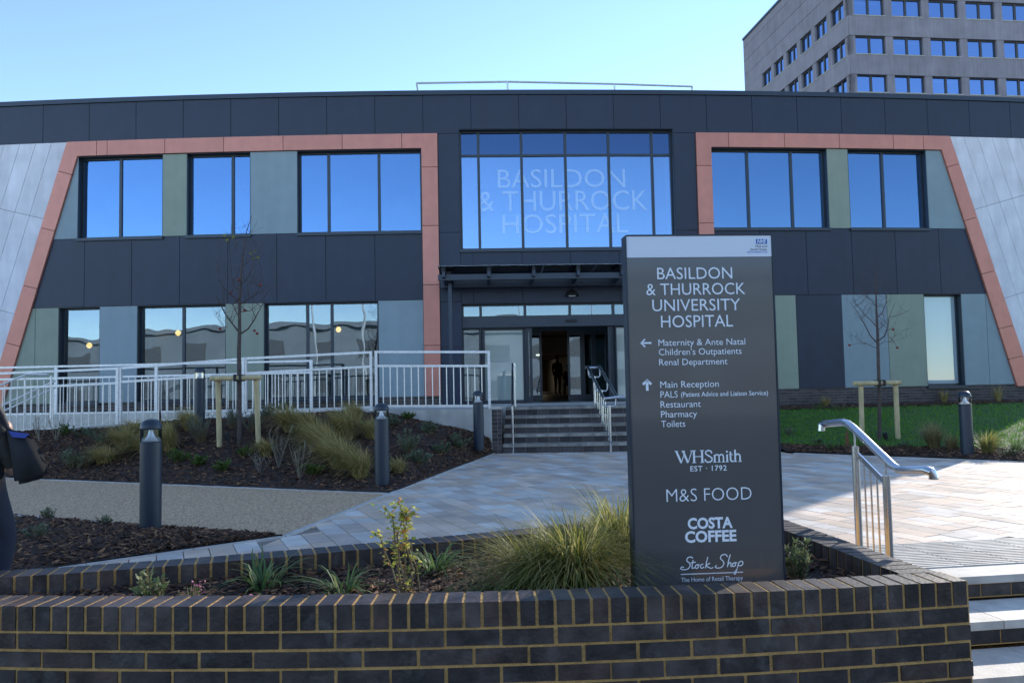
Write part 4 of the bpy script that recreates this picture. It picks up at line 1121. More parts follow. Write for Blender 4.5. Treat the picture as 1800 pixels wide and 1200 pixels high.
# ================================================================== BOLLARDS
def bollard_parts():
    s = MB(); s.lathe([(.094, 0), (.095, .02), (.095, .858), (.088, .862)], 28); a = s.mesh('post', True)
    s = MB(); s.lathe([(.0945, .8625), (.0945, .975)], 28); b = s.mesh('lens', True)
    s = MB(); s.lathe([(.088, .864), (.060, .880), (.036, .905), (.022, .94), (.018, .972)], 24); c = s.mesh('reflector_cone', True)
    s = MB(); s.lathe([(.095, .976), (.098, .985), (.097, 1.0), (.088, 1.032), (.066, 1.058), (.035, 1.070), (.006, 1.073)], 28); d = s.mesh('cap', True)
    return a, b, c, d
bp = bollard_parts()
def bollard(x, y, z, lb, sc_=1.0):
    e = thing('bollard_light', (x, y, z), lb, 'bollard', 'navy bollard lights', world=False)
    for nm, me, m in zip(('post', 'lens', 'reflector_cone', 'cap'), bp, (M_boll, M_clear, M_alu, M_boll)): link(nm, me, m, e)
    return e
p = at_z(264.5, 939, ZP); bollard(p.x, p.y, ZP, 'navy bollard light nearest the viewer, beside the gravel path')
p = at_z(672, 858, ZP + .0); bollard(p.x, p.y, zleft(p.x, p.y), 'navy bollard light at the bark bed corner near the paving')
p = at_d(842, 790, 14.4); bollard(p.x, p.y, p.z, 'navy bollard light next to the entrance steps pier')
p = at_d(351, 745, 14.95); bollard(p.x, p.y, p.z, 'navy bollard light behind the shrubs left of the staked tree')
p = at_z(1701, 803, ZP + .015); bollard(p.x, p.y, ZP + .01, 'navy bollard light by the lawn with grasses around it')

# ================================================================== RAILINGS
def railing(lb, pts_top, pts_mid, pts_bot, d, nbal, posts, foot=.14, r=.026, name='ramp_railing', wide=.05):
    A, B = at_d(*pts_top[0], d), at_d(*pts_top[1], d); Cm, Dm = at_d(*pts_mid[0], d), at_d(*pts_mid[1], d); Eb, Fb = at_d(*pts_bot[0], d), at_d(*pts_bot[1], d)
    e = thing(name, (A.x, d, Eb.z), lb, 'railing', 'galvanised ramp railings')
    for nm, p, q in (('top_rail', A, B), ('mid_rail', Cm, Dm), ('bottom_rail', Eb, Fb)):
        s = MB(); s.beam(p, q, .045, .045); s.build(nm, M_galv, e)
    for t in posts:
        top = A.lerp(B, t); bt = Eb.lerp(Fb, t); bt.x = top.x; s = MB(); s.box((top.x - wide / 2, d - .027, bt.z - foot), (top.x + wide / 2, d + .027, top.z + .024)); s.build('post', M_galv, e)
    for k in range(nbal):
        t = (k + 1) / (nbal + 1); a = Cm.lerp(Dm, t); b = Eb.lerp(Fb, t); b.x = a.x; s = MB(); s.tube([b, a], .0105, 6); s.build('baluster', M_galv, e)
RD2 = RD + .1
railing('white railing panel ending at the entrance steps pier', ((661, 618.5), (859, 618.5)), ((661, 643), (859, 643)), ((661, 713.5), (859, 713)), RD2, 15, (0, 1))
railing('sloping white railing panel right of the staked tree', ((432, 630), (652, 619)), ((432, 656), (652, 644)), ((432, 726), (652, 715)), RD2 - .02, 16, (0, 1))
railing('sloping white railing panel behind the nearest bollard', ((212, 647), (428, 630.5)), ((212, 671), (428, 657)), ((212, 746), (428, 728)), RD2 - .04, 15, (0, 1))
railing('lowest white railing panel at the left edge behind the handbag', ((-70, 659), (207, 647.5)), ((-70, 686), (207, 673)), ((-70, 763), (207, 747)), RD2 - .06, 21, (0, 1))
railing('rear white railing run along the walkway before the windows', ((-60, 647.5), (547, 634)), ((-60, 668), (547, 654.5)), ((-60, 729), (547, 719.5)), 18.5, 52, (.262, .552, 1), .10, wide=.07)
# tube handrails of the side stair at the far left
sh = thing('stair_handrail', tuple(at_d(48, 735, 17.0)), 'pair of slanting tube handrails of the side stair at far left', 'handrail')
for k, pts in enumerate(([(-60, 702), (48, 657.5), (84, 658)], [(-60, 742), (97, 669)], [(-60, 752), (97, 681)])):
    s = MB(); s.tube([at_d(x, y, 17.0 + .15 * k) for x, y in pts], .021, 8); s.build('rail', M_galv, sh)
for x, y0, y1 in ((44, 658, 740), (90, 660, 740)):
    s = MB(); s.tube([at_d(x, y0, 17.05), at_d(x, y1, 17.05)], .021, 8); s.build('post', M_galv, sh)
# stainless handrails on the entrance steps
def tube_part(nm, pts, r, par, m=M_stain, n=10):
    s = MB(); s.tube(pts, r, n); return s.build(nm, m, par, True)
eh = thing('stair_handrail', (spt(.18, 0).x, spt(.18, 0).y, ZP), 'single stainless handrail on the left side of the entrance steps', 'handrail')
a, b = spt(.16, 1.75), spt(.2, -.05)
tube_part('rail', [Vector((a.x, a.y, ZL + .92)), Vector((spt(.16, 1.4).x, spt(.16, 1.4).y, ZL + .92)), Vector((spt(.2, .05).x, spt(.2, .05).y, ZP + .95)), Vector((b.x, b.y, ZP + .93))], .024, eh)
for t, zb in ((.02, ZP), (1.35, ZL)):
    q = spt(.2, t); tube_part('post', [Vector((q.x, q.y, zb)), Vector((q.x, q.y, zb + .93))], .022, eh)
eh2 = thing('stair_handrail', (spt(2.3, 0).x, spt(2.3, 0).y, ZP), 'double stainless handrail in the middle of the entrance steps', 'handrail')
DT, DB = 16.8, 14.95
ra0, ra1 = at_d(1033, 644, DT), at_d(1061, 700, DB); rb0, rb1 = at_d(1053, 643.5, DT), at_d(1084, 697, DB)
for a, b in ((ra0, ra1), (rb0, rb1)):
    tube_part('rail', [a + Vector((-.02, .25, -.02)), a, b, b + Vector((.0, -.2, .0))], .029, eh2)
tube_part('top_loop', [ra0 + Vector((-.02, .25, -.02)), rb0 + Vector((-.02, .25, -.02))], .027, eh2)
tube_part('bottom_loop', [ra1 + Vector((0, -.2, 0)), rb1 + Vector((0, -.2, 0)), rb1 + Vector((.12, -.2, 0))], .027, eh2)
for t, zb in ((.05, ZL), (.5, ZP + RS * 3), (.95, ZP)):
    a, b = ra0.lerp(ra1, t), rb0.lerp(rb1, t); c = (a + b) / 2; zt_ = c.z - .2
    tube_part('post', [Vector((c.x, c.y, zb)), Vector((c.x, c.y, zt_ + .02))], .026, eh2)
    tube_part('cradle', [a - Vector((0, 0, .03)), Vector((a.x, a.y, zt_ + .04)), Vector((a.x + .03, a.y, zt_)), Vector((b.x - .03, b.y, zt_)), Vector((b.x, b.y, zt_ + .04)), b - Vector((0, 0, .03))], .017, eh2)
for k in range(7):
    t = .12 + k * .12; c = (ra0.lerp(ra1, t) + rb0.lerp(rb1, t)) / 2
    zb = ZL + (ZP - ZL) * max(0, (t - .05) / .9)
    tube_part('infill_bar', [Vector((c.x, c.y, zb + .12)), Vector((c.x, c.y, c.z - .26))], .008, eh2, n=6)
a, b = (ra0 + rb0) / 2, (ra1 + rb1) / 2
tube_part('lower_bar', [a - Vector((0, 0, .74)), b - Vector((0, 0, .86))], .012, eh2)
# near handrail at the street steps
D1, D2 = 5.25, 4.87
hr = thing('stair_handrail', tuple(at_d(1530, 1000, 5.1)), 'brushed stainless handrail with cranked ends beside the planter corner', 'handrail')
rp = [(1444, 757, 5.75), (1444, 748, 5.75), (1450, 744.5, 5.75), (1482, 741.5, 5.45), (1490, 744, 5.38), (1500, 752, 5.30), (1570, 819, 4.82), (1578, 824, 4.78), (1588, 826, 4.72), (1628, 826, 4.50), (1637, 829, 4.47), (1641, 835, 4.47), (1641.5, 842, 4.47)]
tube_part('rail', [at_d(x, y, d) for x, y, d in rp], .026, hr, n=14)
for px_, yt, yb_, d, zb in ((1503, 784, 0, D1, ZP), (1557.5, 836, 0, D2, ZP - .15)):
    t = at_d(px_, yt, d); tube_part('post', [Vector((t.x, t.y, zb)), t], .0235, hr, n=14)
    tube_part('stem', [t, at_d(px_ - 1, yt - (25 if d > 5 else 26), d)], .007, hr, n=8)
    s = MB(); s.lathe([(.05, 0), (.05, .008)], 16, (t.x, t.y, zb)); s.build('base_plate', M_stain, hr)
p1, p2 = at_d(1508, 799, D1), at_d(1553, 844, D2)
s = MB(); s.beam(p1, p2, .012, .035); s.build('upper_bar', M_stain, hr)
q1, q2 = Vector((p1.x, p1.y, ZP + .12)), Vector((p2.x, p2.y, ZP - .03)); s = MB(); s.beam(q1, q2, .012, .035); s.build('lower_bar', M_stain, hr)
for t in (.25, .5, .75):
    a, b = p1.lerp(p2, t), q1.lerp(q2, t); tube_part('infill_bar', [b, a], .006, hr, n=8)

# ================================================================== TREES WITH STAKES
def stake_frame(lb, l, r, base_l, base_r, bar, d, trunk_x):
    e = thing('tree_stakes', tuple(at_d((l + r) / 2, base_l, d)), lb, 'tree stakes', 'timber tree stakes')
    for x, yb in ((l, base_l), (r, base_r)):
        a = at_d(x, yb + 6, d); b = at_d(x - (3 if x == l else 5), bar - 3, d); s = MB(); s.tube([a, b], .045, 12); s.build('post', M_timber, e, True)
    a, b = at_d(l - 16, bar, d - .085), at_d(r + 4, bar - 2, d - .085); s = MB(); s.tube([a, b], .043, 12); s.build('crossbar', M_timber, e, True)
    c = at_d(trunk_x, bar - 1, d - .04)
    for dx in (-.04, .05):
        s = MB(); s.obox(c + Vector((dx, 0, 0)), (.018, 0, 0), (0, .11, 0), (0, 0, .058)); s.build('tie', M_black, e)
def tree(lb, segs, d, br, fruits, leaves, seed):
    """segs: trunk pixels with radius; br: list of branch pixel polylines"""
    rn = random.Random(seed); b0 = at_d(*segs[0][:2], d)
    e = thing('young_tree', tuple(b0), lb, 'tree', 'young staked trees')
    s = MB(); s.tube([at_d(x, y, d) for x, y, r_ in segs], [r_ for _, _, r_ in segs], 10); s.build('trunk', M_bark, e, True)
    tw = MB()
    def branch(pts, r_, lvl):
        tw.tube(pts, [r_ * (1 - .75 * i / (len(pts) - 1)) for i in range(len(pts))], 6 if lvl else 7)
        if lvl < 3:
            for _ in range(4 if lvl == 0 else 2 if lvl == 1 else 1):
                t = rn.uniform(.25, .97) * (len(pts) - 1); i = int(t); p = pts[i].lerp(pts[min(i + 1, len(pts) - 1)], t - i)
                L_ = rn.uniform(.16, .5) * (.75 ** lvl); a = rn.uniform(0, 6.28); el_ = rn.uniform(.1, 1.2)
                dv = Vector((math.cos(a) * math.cos(el_), math.sin(a) * math.cos(el_), math.sin(el_))) * L_
                branch([p, p + dv * .5 + Vector((rn.uniform(-.02, .02), rn.uniform(-.02, .02), .0)), p + dv + Vector((0, 0, .05))], max(.0025, r_ * .42), lvl + 1)
    for pts, r_ in br:
        n = len(pts); branch([at_d(x, y, d + (rn.uniform(-.25, .25) * i / n)) for i, (x, y) in enumerate(pts)], r_, 0)
    tw.build('crown', M_twig, e, True)
    for x, y in fruits:
        c = at_d(x, y, d + rn.uniform(-.15, .1)); s = MB(); s.lathe([(.008, -.022), (.024, -.012), (.028, .003), (.018, .02), (.004, .022)], 10, c); s.build('fruit', M_fruit, e, True)
    for x, y in leaves:
        c = at_d(x, y, d); s = MB(); a = rn.uniform(0, 3); u = Vector((math.cos(a) * .03, .01, math.sin(a) * .06)); v = Vector((.022, .02, .0))
        s.add([c, c + u * .6 + v, c + u * 1.3, c + u * .6 - v], [(0, 1, 2), (0, 2, 3)]); s.build('leaf', M_autumn, e)
tree('bare young tree in the bark bed before the tall windows', [(421, 784, .040), (421, 700, .036), (420, 620, .034), (421, 585, .030), (421, 530, .024), (424, 480, .018), (428, 440, .012), (434, 405, .007), (443, 378, .004)], 13.3,
     [([(421, 585), (408, 568), (396, 552), (387, 535), (380, 520)], .016), ([(421, 588), (436, 578), (447, 562), (456, 545), (462, 535)], .016), ([(421, 560), (412, 540), (404, 530)], .010), ([(421, 530), (408, 520), (392, 505), (383, 488), (384, 462)], .011),
      ([(422, 535), (438, 525), (452, 515), (458, 498), (460, 465)], .011), ([(423, 510), (412, 505), (408, 492), (404, 450), (403, 418)], .008), ([(424, 500), (433, 492), (440, 478), (446, 455)], .008), ([(425, 470), (434, 462), (444, 452)], .006), ([(422, 548), (440, 546), (452, 536)], .008), ([(426, 450), (415, 440), (410, 428)], .005), ([(456, 516), (470, 512), (492, 500)], .004), ([(400, 575), (390, 572), (383, 566)], .004)],
     [(387, 578), (452, 586), (447, 581), (419, 492), (430, 545), (405, 516), (458, 501)], [(395, 417), (398, 425), (409, 420), (442, 448), (444, 456), (454, 456), (449, 444)], 4)
stake_frame('timber stake frame around the young tree in the bark bed', 386, 455, 780, 785, 665, 13.22, 420)
tree('bare young tree on the lawn before the brick plinth', [(1546, 778, .036), (1546, 700, .033), (1544, 640, .030), (1543, 590, .026), (1541, 555, .020), (1540, 520, .013), (1541, 490, .007), (1543, 470, .004)], 14.8,
     [([(1543, 604), (1530, 590), (1520, 570), (1508, 550), (1495, 532)], .013), ([(1543, 600), (1555, 590), (1561, 575), (1562, 560), (1573, 532)], .013), ([(1542, 575), (1530, 562), (1520, 553), (1510, 540), (1498, 525)], .010), ([(1541, 560), (1552, 548), (1558, 530), (1555, 505)], .010), ([(1541, 540), (1532, 528), (1522, 520)], .007), ([(1540, 520), (1535, 505), (1530, 490)], .006), ([(1541, 612), (1525, 605), (1508, 603), (1494, 607)], .006), ([(1544, 606), (1556, 600), (1572, 602), (1577, 610)], .006), ([(1543, 580), (1553, 572), (1560, 560)], .007)],
     [(1493.5, 606.5), (1577.5, 611), (1570, 579)], [], 9)
stake_frame('timber stake frame around the young tree on the lawn', 1516, 1579, 786, 779, 674, 14.72, 1546)
# small black garden spotlights at the foot of each tree
for px_, py_, d, lb in ((400, 778, 13.1, 'small black spike light beside the bark bed tree'), (1558, 776, 14.6, 'small black spike light beside the lawn tree')):
    c = at_d(px_, py_, d); e = thing('spike_light', tuple(c), lb, 'spotlight', 'garden spike lights')
    s = MB(); s.tube([c - Vector((0, 0, .05)), c + Vector((0, 0, .07))], .012, 8); s.build('spike', M_black, e)
    s = MB(); s.tube([c + Vector((.0, 0, .06)), c + Vector((-.03, -.02, .16))], [.042, .05], 12); s.build('lamp_body', M_black, e, True)
# ================================================================== PLANTS
def march(px, py, zf, d0=3, d1=24):
    dr = ray(px, py); prev = None; d = d0
    while d < d1:
        p = dr * (d / dr.y)
        if p.z < zf(p.x, p.y): return p
        d += .02
    return dr * (d1 / dr.y)
def grass(name, lb, p, h, sp, n, m, wd=.004, droop=.45, grp='ornamental grasses', seed=1, wind=(0, 0)):
    rn = random.Random(seed * 7 + n); s = MB()
    for _ in range(n):
        a = rn.uniform(0, 6.283); rr = sp * .18 * math.sqrt(rn.random()); l = rn.uniform(.35, 1.0); hh = h * rn.uniform(.55, 1.08); out = sp * l * rn.uniform(.5, 1.1)
        dx, dy = math.cos(a) * out + wind[0] * hh, math.sin(a) * out + wind[1] * hh; b = Vector((p.x + math.cos(a + rn.uniform(-.5, .5)) * rr, p.y + math.sin(a) * rr, p.z - .02))
        sd_ = Vector((-math.sin(a), math.cos(a), 0)) * wd * rn.uniform(.6, 1.2); dr_ = droop * rn.uniform(.5, 1.5) * l
        pts = []
        for i in range(6):
            t = i / 5; pts.append(b + Vector((dx * t ** 1.4, dy * t ** 1.4, hh * (t * 1.25 - dr_ * t * t * 1.05 - .25 * t * t))) + Vector((rn.uniform(-1, 1), rn.uniform(-1, 1), 0)) * .012 * t)
        base = len(s.v)
        for i, q in enumerate(pts):
            k = 1 - (i / 5) ** 2 * .85; s.v.append(tuple(q - sd_ * k)); s.v.append(tuple(q + sd_ * k))
        for i in range(5): s.f.append((base + 2 * i, base + 2 * i + 1, base + 2 * i + 3, base + 2 * i + 2))
    e = tag(thing(name, tuple(p), lb, 'grass', grp), kind='thing'); s_ = bpy.data.meshes.new('foliage'); s_.from_pydata(s.v, [], s.f); s_.update(); link('foliage', s_, m, e); return e
def leaf(s, c, d, up, L, W):
    d = d.normalized(); sd_ = d.cross(up); sd_ = sd_.normalized() if sd_.length > 1e-4 else Vector((1, 0, 0)); n = sd_.cross(d)
    s.add([c, c + d * L * .35 + sd_ * W - n * W * .3, c + d * L * .7 + sd_ * W * .8, c + d * L, c + d * L * .7 - sd_ * W * .8, c + d * L * .35 - sd_ * W - n * W * .3], [(0, 1, 2, 3), (0, 3, 4, 5)])
def shrub(name, lb, p, r, h, n, L, W, m, cat='shrub', grp='small shrubs', seed=1, stems=5, flowers=0, stemm=None, upright=.6):
    rn = random.Random(seed * 13 + n); s = MB(); st = MB(); fl = MB()
    for k in range(stems * 3):
        a = rn.uniform(0, 6.283); rr = r * math.sqrt(rn.random()); top = Vector((p.x + math.cos(a) * rr, p.y + math.sin(a) * rr, p.z + h * rn.uniform(.55, 1.0) * (1 - .35 * (rr / r) ** 2)))
        b = Vector((p.x + math.cos(a) * rr * .25, p.y + math.sin(a) * rr * .25, p.z - .02)); mid = b.lerp(top, .5) + Vector((rn.uniform(-.1, .1) * r, rn.uniform(-.1, .1) * r, 0))
        st.tube([b, mid, top], [.006 * (h / .3 + .4), .004 * (h / .3 + .4), .002], 5)
        for j in range(max(1, n // (stems * 3))):
            t = rn.uniform(.25, 1.0); q = b.lerp(mid, t * 2) if t < .5 else mid.lerp(top, t * 2 - 1)
            aa = rn.uniform(0, 6.283); dv = Vector((math.cos(aa), math.sin(aa), rn.uniform(-.1, 1.2) * upright + .1)); leaf(s, q, dv, Vector((rn.uniform(-.3, .3), rn.uniform(-.3, .3), 1)), L * rn.uniform(.6, 1.15), W * rn.uniform(.7, 1.2))
        if flowers and k < flowers:
            for _ in range(26):
                q = top + Vector((rn.gauss(0, .012), rn.gauss(0, .012), rn.uniform(-.03, .035))); leaf(fl, q, Vector((rn.uniform(-1, 1), rn.uniform(-1, 1), rn.uniform(-.2, 1))), Vector((0, 0, 1)), .014, .005)
    e = thing(name, tuple(p), lb, cat, grp); st.build('stems', stemm or M_stem, e, kind='stuff')
    mm = bpy.data.meshes.new('foliage'); mm.from_pydata(s.v, [], s.f); mm.update(); link('foliage', mm, m, e)
    if fl.v: mm = bpy.data.meshes.new('flowers'); mm.from_pydata(fl.v, [], fl.f); mm.update(); link('flowers', mm, M_pink, e, kind='stuff')
    return e
def straps(lb, p, n, L, seed, m=M_strap, w=.007):
    return grass('strap_leaf_plant', lb, p, L * .62, L * .75, n, m, w, .75, 'strap-leaved plants in the planter', seed)
def twiggy(lb, p, h, r, n, seed):
    rn = random.Random(seed); s = MB()
    for k in range(n):
        a = rn.uniform(0, 6.28); t = Vector((math.cos(a) * r * rn.random(), math.sin(a) * r * rn.random(), h * rn.uniform(.6, 1)))
        mid = t * .5 + Vector((rn.uniform(-.03, .03), rn.uniform(-.03, .03), 0)); s.tube([p - Vector((0, 0, .02)), p + mid, p + t], [.0055, .004, .0018], 5)
        for _ in range(5):
            u = rn.uniform(.35, .95); q = p + (mid * (u * 2) if u < .5 else mid.lerp(t, u * 2 - 1)); s.tube([q, q + Vector((rn.uniform(-.07, .07), rn.uniform(-.07, .07), rn.uniform(.05, .14)))], [.003, .0012], 4)
    e = thing('twiggy_shrub', tuple(p), lb, 'shrub', 'pale leafless shrubs'); mm = s.mesh('stems'); link('stems', mm, M_pale_st, e, kind='stuff')
pz = lambda X, y: zsoil
pt = lambda px, d: Vector((at_d(px, 1000, d).x, d, psoil(at_d(px, 1000, d).x, d)))
grass('ornamental_grass', 'big golden grass clump leaning against the sign in the planter', pt(1015, 4.02), .56, .56, 1300, M_gr_gold, .0032, .85, seed=1, wind=(-.05, -.22))
grass('ornamental_grass', 'golden grass clump at the left of the planter grasses', pt(945, 4.02), .46, .48, 800, M_gr_gold, .0030, .9, seed=2, wind=(-.28, -.15))
grass('ornamental_grass', 'golden grass clump hidden half behind the sign edge', pt(1088, 4.4), .58, .44, 900, M_gr_gold, .0030, .7, seed=3, wind=(-.1, -.1))
straps('strappy green plant left of the yellow sapling, sunlit leaf tips', pt(603, 3.92), 44, .36, 3)
straps('arching strappy plant with long thin leaves at left of planter', pt(462, 4.0), 56, .44, 4)
straps('dark strappy plant right of the yellow sapling by the back wall', pt(765, 4.28), 60, .40, 5)
straps('low strappy plant at the foot of the golden grass', pt(880, 3.84), 40, .28, 6)
shrub('leafy_shrub', 'rounded pale green shrub in the planter near its left end', pt(263, 3.72), .085, .19, 330, .034, .008, M_leaf_lt, seed=1, upright=1.2)
shrub('leafy_shrub', 'upright green shrub right of the sign', pt(1402, 4.02), .075, .25, 360, .036, .008, M_leaf_lt, seed=2, upright=1.3)
shrub('leafy_shrub', 'low spreading shrub right of the sign by the side wall', pt(1487, 3.72), .13, .085, 190, .03, .007, M_leaf_lt, seed=3)
shrub('leafy_shrub', 'tiny pale rosette plant at the far left of the planter', pt(98, 3.66), .07, .075, 150, .03, .009, M_leaf_lt, seed=4)
shrub('heather', 'pink heather nearest the left end of the planter', pt(215, 3.62), .04, .085, 90, .016, .003, M_leaf_gn, 'heather', 'heathers', 5, 4, 5)
shrub('heather', 'olive heather with one pink spike beside the rounded shrub', pt(334, 3.70), .075, .13, 260, .018, .0035, M_leaf_gn, 'heather', 'heathers', 6, 6, 1)
shrub('heather', 'heather with a small pink flower under the arching plant', pt(458, 3.66), .06, .09, 150, .018, .0035, M_leaf_gn, 'heather', 'heathers', 7, 5, 2)
shrub('heather', 'flowerless olive heather before the strappy plant', pt(590, 3.68), .11, .09, 260, .018, .0035, M_leaf_gn, 'heather', 'heathers', 8, 6, 0)
shrub('heather', 'flowerless olive heather right of the sapling', pt(810, 3.74), .10, .11, 240, .018, .0035, M_leaf_gn, 'heather', 'heathers', 9, 6, 0)
# the yellow-green sapling: stems traced with leaves along them
sp_ = thing('flowering_sapling', tuple(pt(706, 3.86)), 'thin yellow-green sapling with sunlit leaves in the planter', 'sapling')
stm = MB(); lv = MB(); rn = random.Random(21)
for pts in ([(708, 1036), (690, 1000), (676, 968), (668, 940), (664, 935)], [(710, 1034), (697, 985), (694, 945), (690, 905), (672, 888)], [(712, 1036), (712, 985), (712, 930), (706, 895), (700, 880)], [(738, 1038), (733, 1000), (720, 968), (712, 935), (716, 905), (728, 897)], [(724, 1030), (702, 985), (698, 940), (708, 912), (722, 890)], [(716, 1034), (728, 1002), (714, 962), (690, 950)]):
    P_ = [at_d(x, y, 3.86 + rn.uniform(-.05, .05)) for x, y in pts]; P_[0].z = -1.04
    stm.tube(P_, [.0055, .0048, .004, .003, .0018, .0016][:len(P_)], 6)
    for i in range(1, len(P_)):
        if pts[i][1] > 990: continue
        for _ in range(13 if pts[i][1] > 930 else 22):
            q = P_[i - 1].lerp(P_[i], rn.random()); a = rn.uniform(0, 6.28); leaf(lv, q + Vector((rn.gauss(0, .014), rn.gauss(0, .014), rn.gauss(0, .008))), Vector((math.cos(a), math.sin(a), rn.uniform(-.6, .7))), Vector((rn.uniform(-.6, .6), rn.uniform(-.6, .6), 1)), rn.uniform(.020, .042), rn.uniform(.006, .011))
stm.build('stems', M_stem, sp_, kind='stuff'); mm = bpy.data.meshes.new('foliage'); mm.from_pydata(lv.v, [], lv.f); mm.update(); link('foliage', mm, M_leaf_gy, sp_)
# bark bed on the left
W_ = 'wind-combed brown grass '
for i, (x, y, h, sp2, n, m, lb) in enumerate((
    (185, 812, .30, .42, 330, M_gr_brown, 'spreading olive grass tuft left of the nearest bollard'), (222, 790, .45, .42, 420, M_gr_brown, W_ + 'just left of the nearest bollard top'), (297, 792, .55, .36, 440, M_gr_brown, W_ + 'just right of the nearest bollard'),
    (335, 757, .45, .35, 300, M_gr_brown, W_ + 'in front of the railing by the far bollard'), (512, 758, .50, .42, 420, M_gr_brown, W_ + 'right of the stake frame by the railing'), (560, 790, .50, .45, 460, M_gr_brown, W_ + 'in the middle of the bark bed'),
    (612, 770, .55, .45, 480, M_gr_brown, W_ + 'left of the corner bollard, upper one'), (600, 822, .50, .50, 520, M_gr_brown, W_ + 'lowest of the drift beside the corner bollard'), (634, 838, .45, .36, 380, M_gr_brown, W_ + 'touching the corner bollard'),
    (627, 740, .42, .32, 280, M_gr_brown, W_ + 'under the railing corner post'), (262, 800, .40, .40, 330, M_gr_brown, W_ + 'hidden half behind the nearest bollard'), (545, 762, .45, .40, 360, M_gr_brown, W_ + 'below the rear railing end post'), (578, 800, .48, .42, 400, M_gr_brown, W_ + 'between the twiggy shrubs and corner bollard'), (655, 770, .40, .34, 280, M_gr_brown, W_ + 'behind the corner bollard top'), (240, 766, .34, .34, 260, M_gr_brown, W_ + 'at the foot of the railing left of bollards'), (470, 800, .30, .30, 220, M_gr_brown, 'thin straw grass right of the timber stakes'), (700, 828, .22, .26, 200, M_gr_brown, 'small olive grass tuft right of the corner bollard'))):
    p = march(x, y, zleft, 8); grass('ornamental_grass', lb, p, h * 1.4, sp2 * 1.35, int(n * 1.9), m, .0048, .7, seed=30 + i, wind=(-.30, .0))
for i, (x, y, r_, h, lb) in enumerate(((355, 776, .26, .48, 'grey-green lavender mound left of the stake frame'), (412, 752, .24, .36, 'grey-green lavender mound behind the tree trunk'), (446, 756, .2, .36, 'grey-green lavender mound between trunk and right stake'), (470, 738, .2, .3, 'grey-green lavender mound right of the stake frame'), (497, 726, .25, .28, 'grey-green lavender mound under the railing'))):
    p = march(x, y, zleft, 8); shrub('lavender', lb, p, r_ * 1.1, h * 1.15, 1500, .05, .004, M_lav, 'lavender', 'lavender mounds', 50 + i, 9, upright=1.5)
for i, (x, y, h, lb) in enumerate(((490, 822, .62, 'pale twiggy shrub, tallest, right of the stakes'), (527, 842, .62, 'pale twiggy shrub with a few green leaves before the grasses'), (458, 832, .3, 'pale twiggy shrub low in front of the right stake'), (70, 778, .6, 'pale twiggy shrub behind the handbag'), (98, 775, .5, 'pale twiggy shrub by the lowest railing panel'))):
    twiggy(lb, march(x, y, zleft, 8), h, .26, 8, 60 + i)
for i, (x, y, r_, h, m, lb) in enumerate(((716, 798, .2, .34, M_leaf_bg, 'blue-green shrub right of the corner bollard, largest'), (776, 797, .18, .22, M_leaf_bg, 'low blue-green shrub on the slope left of the pier bollard'), (808, 788, .2, .26, M_leaf_bg, 'blue-green shrub beside the pier bollard'), (755, 762, .15, .2, M_leaf_bg, 'blue-green shrub under the concrete ramp wall'), (690, 748, .15, .18, M_leaf_bg, 'blue-green shrub above the corner bollard'), (716, 737, .14, .14, M_leaf_gn, 'small green shrub at the ramp wall foot'),
    (132, 822, .3, .32, M_leaf_bg, 'sprawling blue-green shrub behind the handbag'), (150, 768, .22, .2, M_leaf_bg, 'dark green shrub under the lowest railing panel'), (117, 763, .2, .16, M_leaf_gn, 'small green shrub near the railing at left'), (347, 818, .16, .16, M_leaf_gn, 'small green plant below the lavender'), (392, 828, .15, .14, M_leaf_gn, 'small green plant before the left stake'), (312, 812, .16, .2, M_leaf_gn, 'bright green plant right of the nearest bollard'), (180, 780, .25, .22, M_leaf_bg, 'dark shrub between handbag and the nearest bollard'), (735, 815, .2, .2, M_leaf_bg, 'blue-green shrub on the lower slope right of the corner bollard'), (430, 800, .16, .14, M_leaf_gn, 'small green plant under the tree trunk'), (550, 835, .18, .18, M_leaf_gn, 'low green plant at the front edge of the grasses'))):
    p = march(x, y, zleft, 8); shrub('leafy_shrub', lb, p, r_ * 1.15, h * 1.2, 520, .05, .012, m, seed=70 + i, upright=1.0)
for i, (x, y, r_, h, lb) in enumerate(((62, 944, .12, .15, 'blue-green shrub in the small bed nearest the planter'), (86, 912, .09, .13, 'two-stemmed shrub by the path edge at left'), (180, 922, .10, .10, 'small shrub by the path edge left of the bollard'), (12, 924, .10, .10, 'small shrub at the left picture edge by the leg'))):
    p = march(x, y, zmid, 4); shrub('leafy_shrub', lb, p, r_, h, 300, .028, .006, M_leaf_bg, seed=90 + i, upright=.9)
# right-hand bed and plinth planting
zr2 = lambda X, y: zright(X, y) + .01
for i, (x, y, h, sp2, n, m, lb, wd_) in enumerate(((1642, 788, .62, .42, 520, M_gr_pale, 'feathery pale grass clump left of the lawn bollard', -.15), (1736, 795, .48, .40, 420, M_gr_gold, 'sunlit golden grass clump right of the lawn bollard', .2), (1672, 790, .40, .30, 260, M_gr_pale, 'small pale grass tuft touching the lawn bollard', 0), (1786, 795, .3, .25, 200, M_strap, 'low green tuft at the right picture edge', 0),
    (1452, 714, .38, .3, 220, M_gr_brown, 'brown grass against the brick plinth near the sign', 0), (1660, 707, .5, .3, 160, M_gr_brown, 'dry grass against the plinth under the narrow window', 0), (1755, 706, .6, .3, 160, M_gr_brown, 'dry grass against the plinth below the copper frame', 0), (1380, 702, .3, .25, 140, M_gr_brown, 'brown grass against the plinth next to the sign edge', 0))):
    p = march(x, y, zr2, 10); grass('ornamental_grass', lb, p, h, sp2, n, m, .004, .5, seed=110 + i, wind=(wd_, 0))
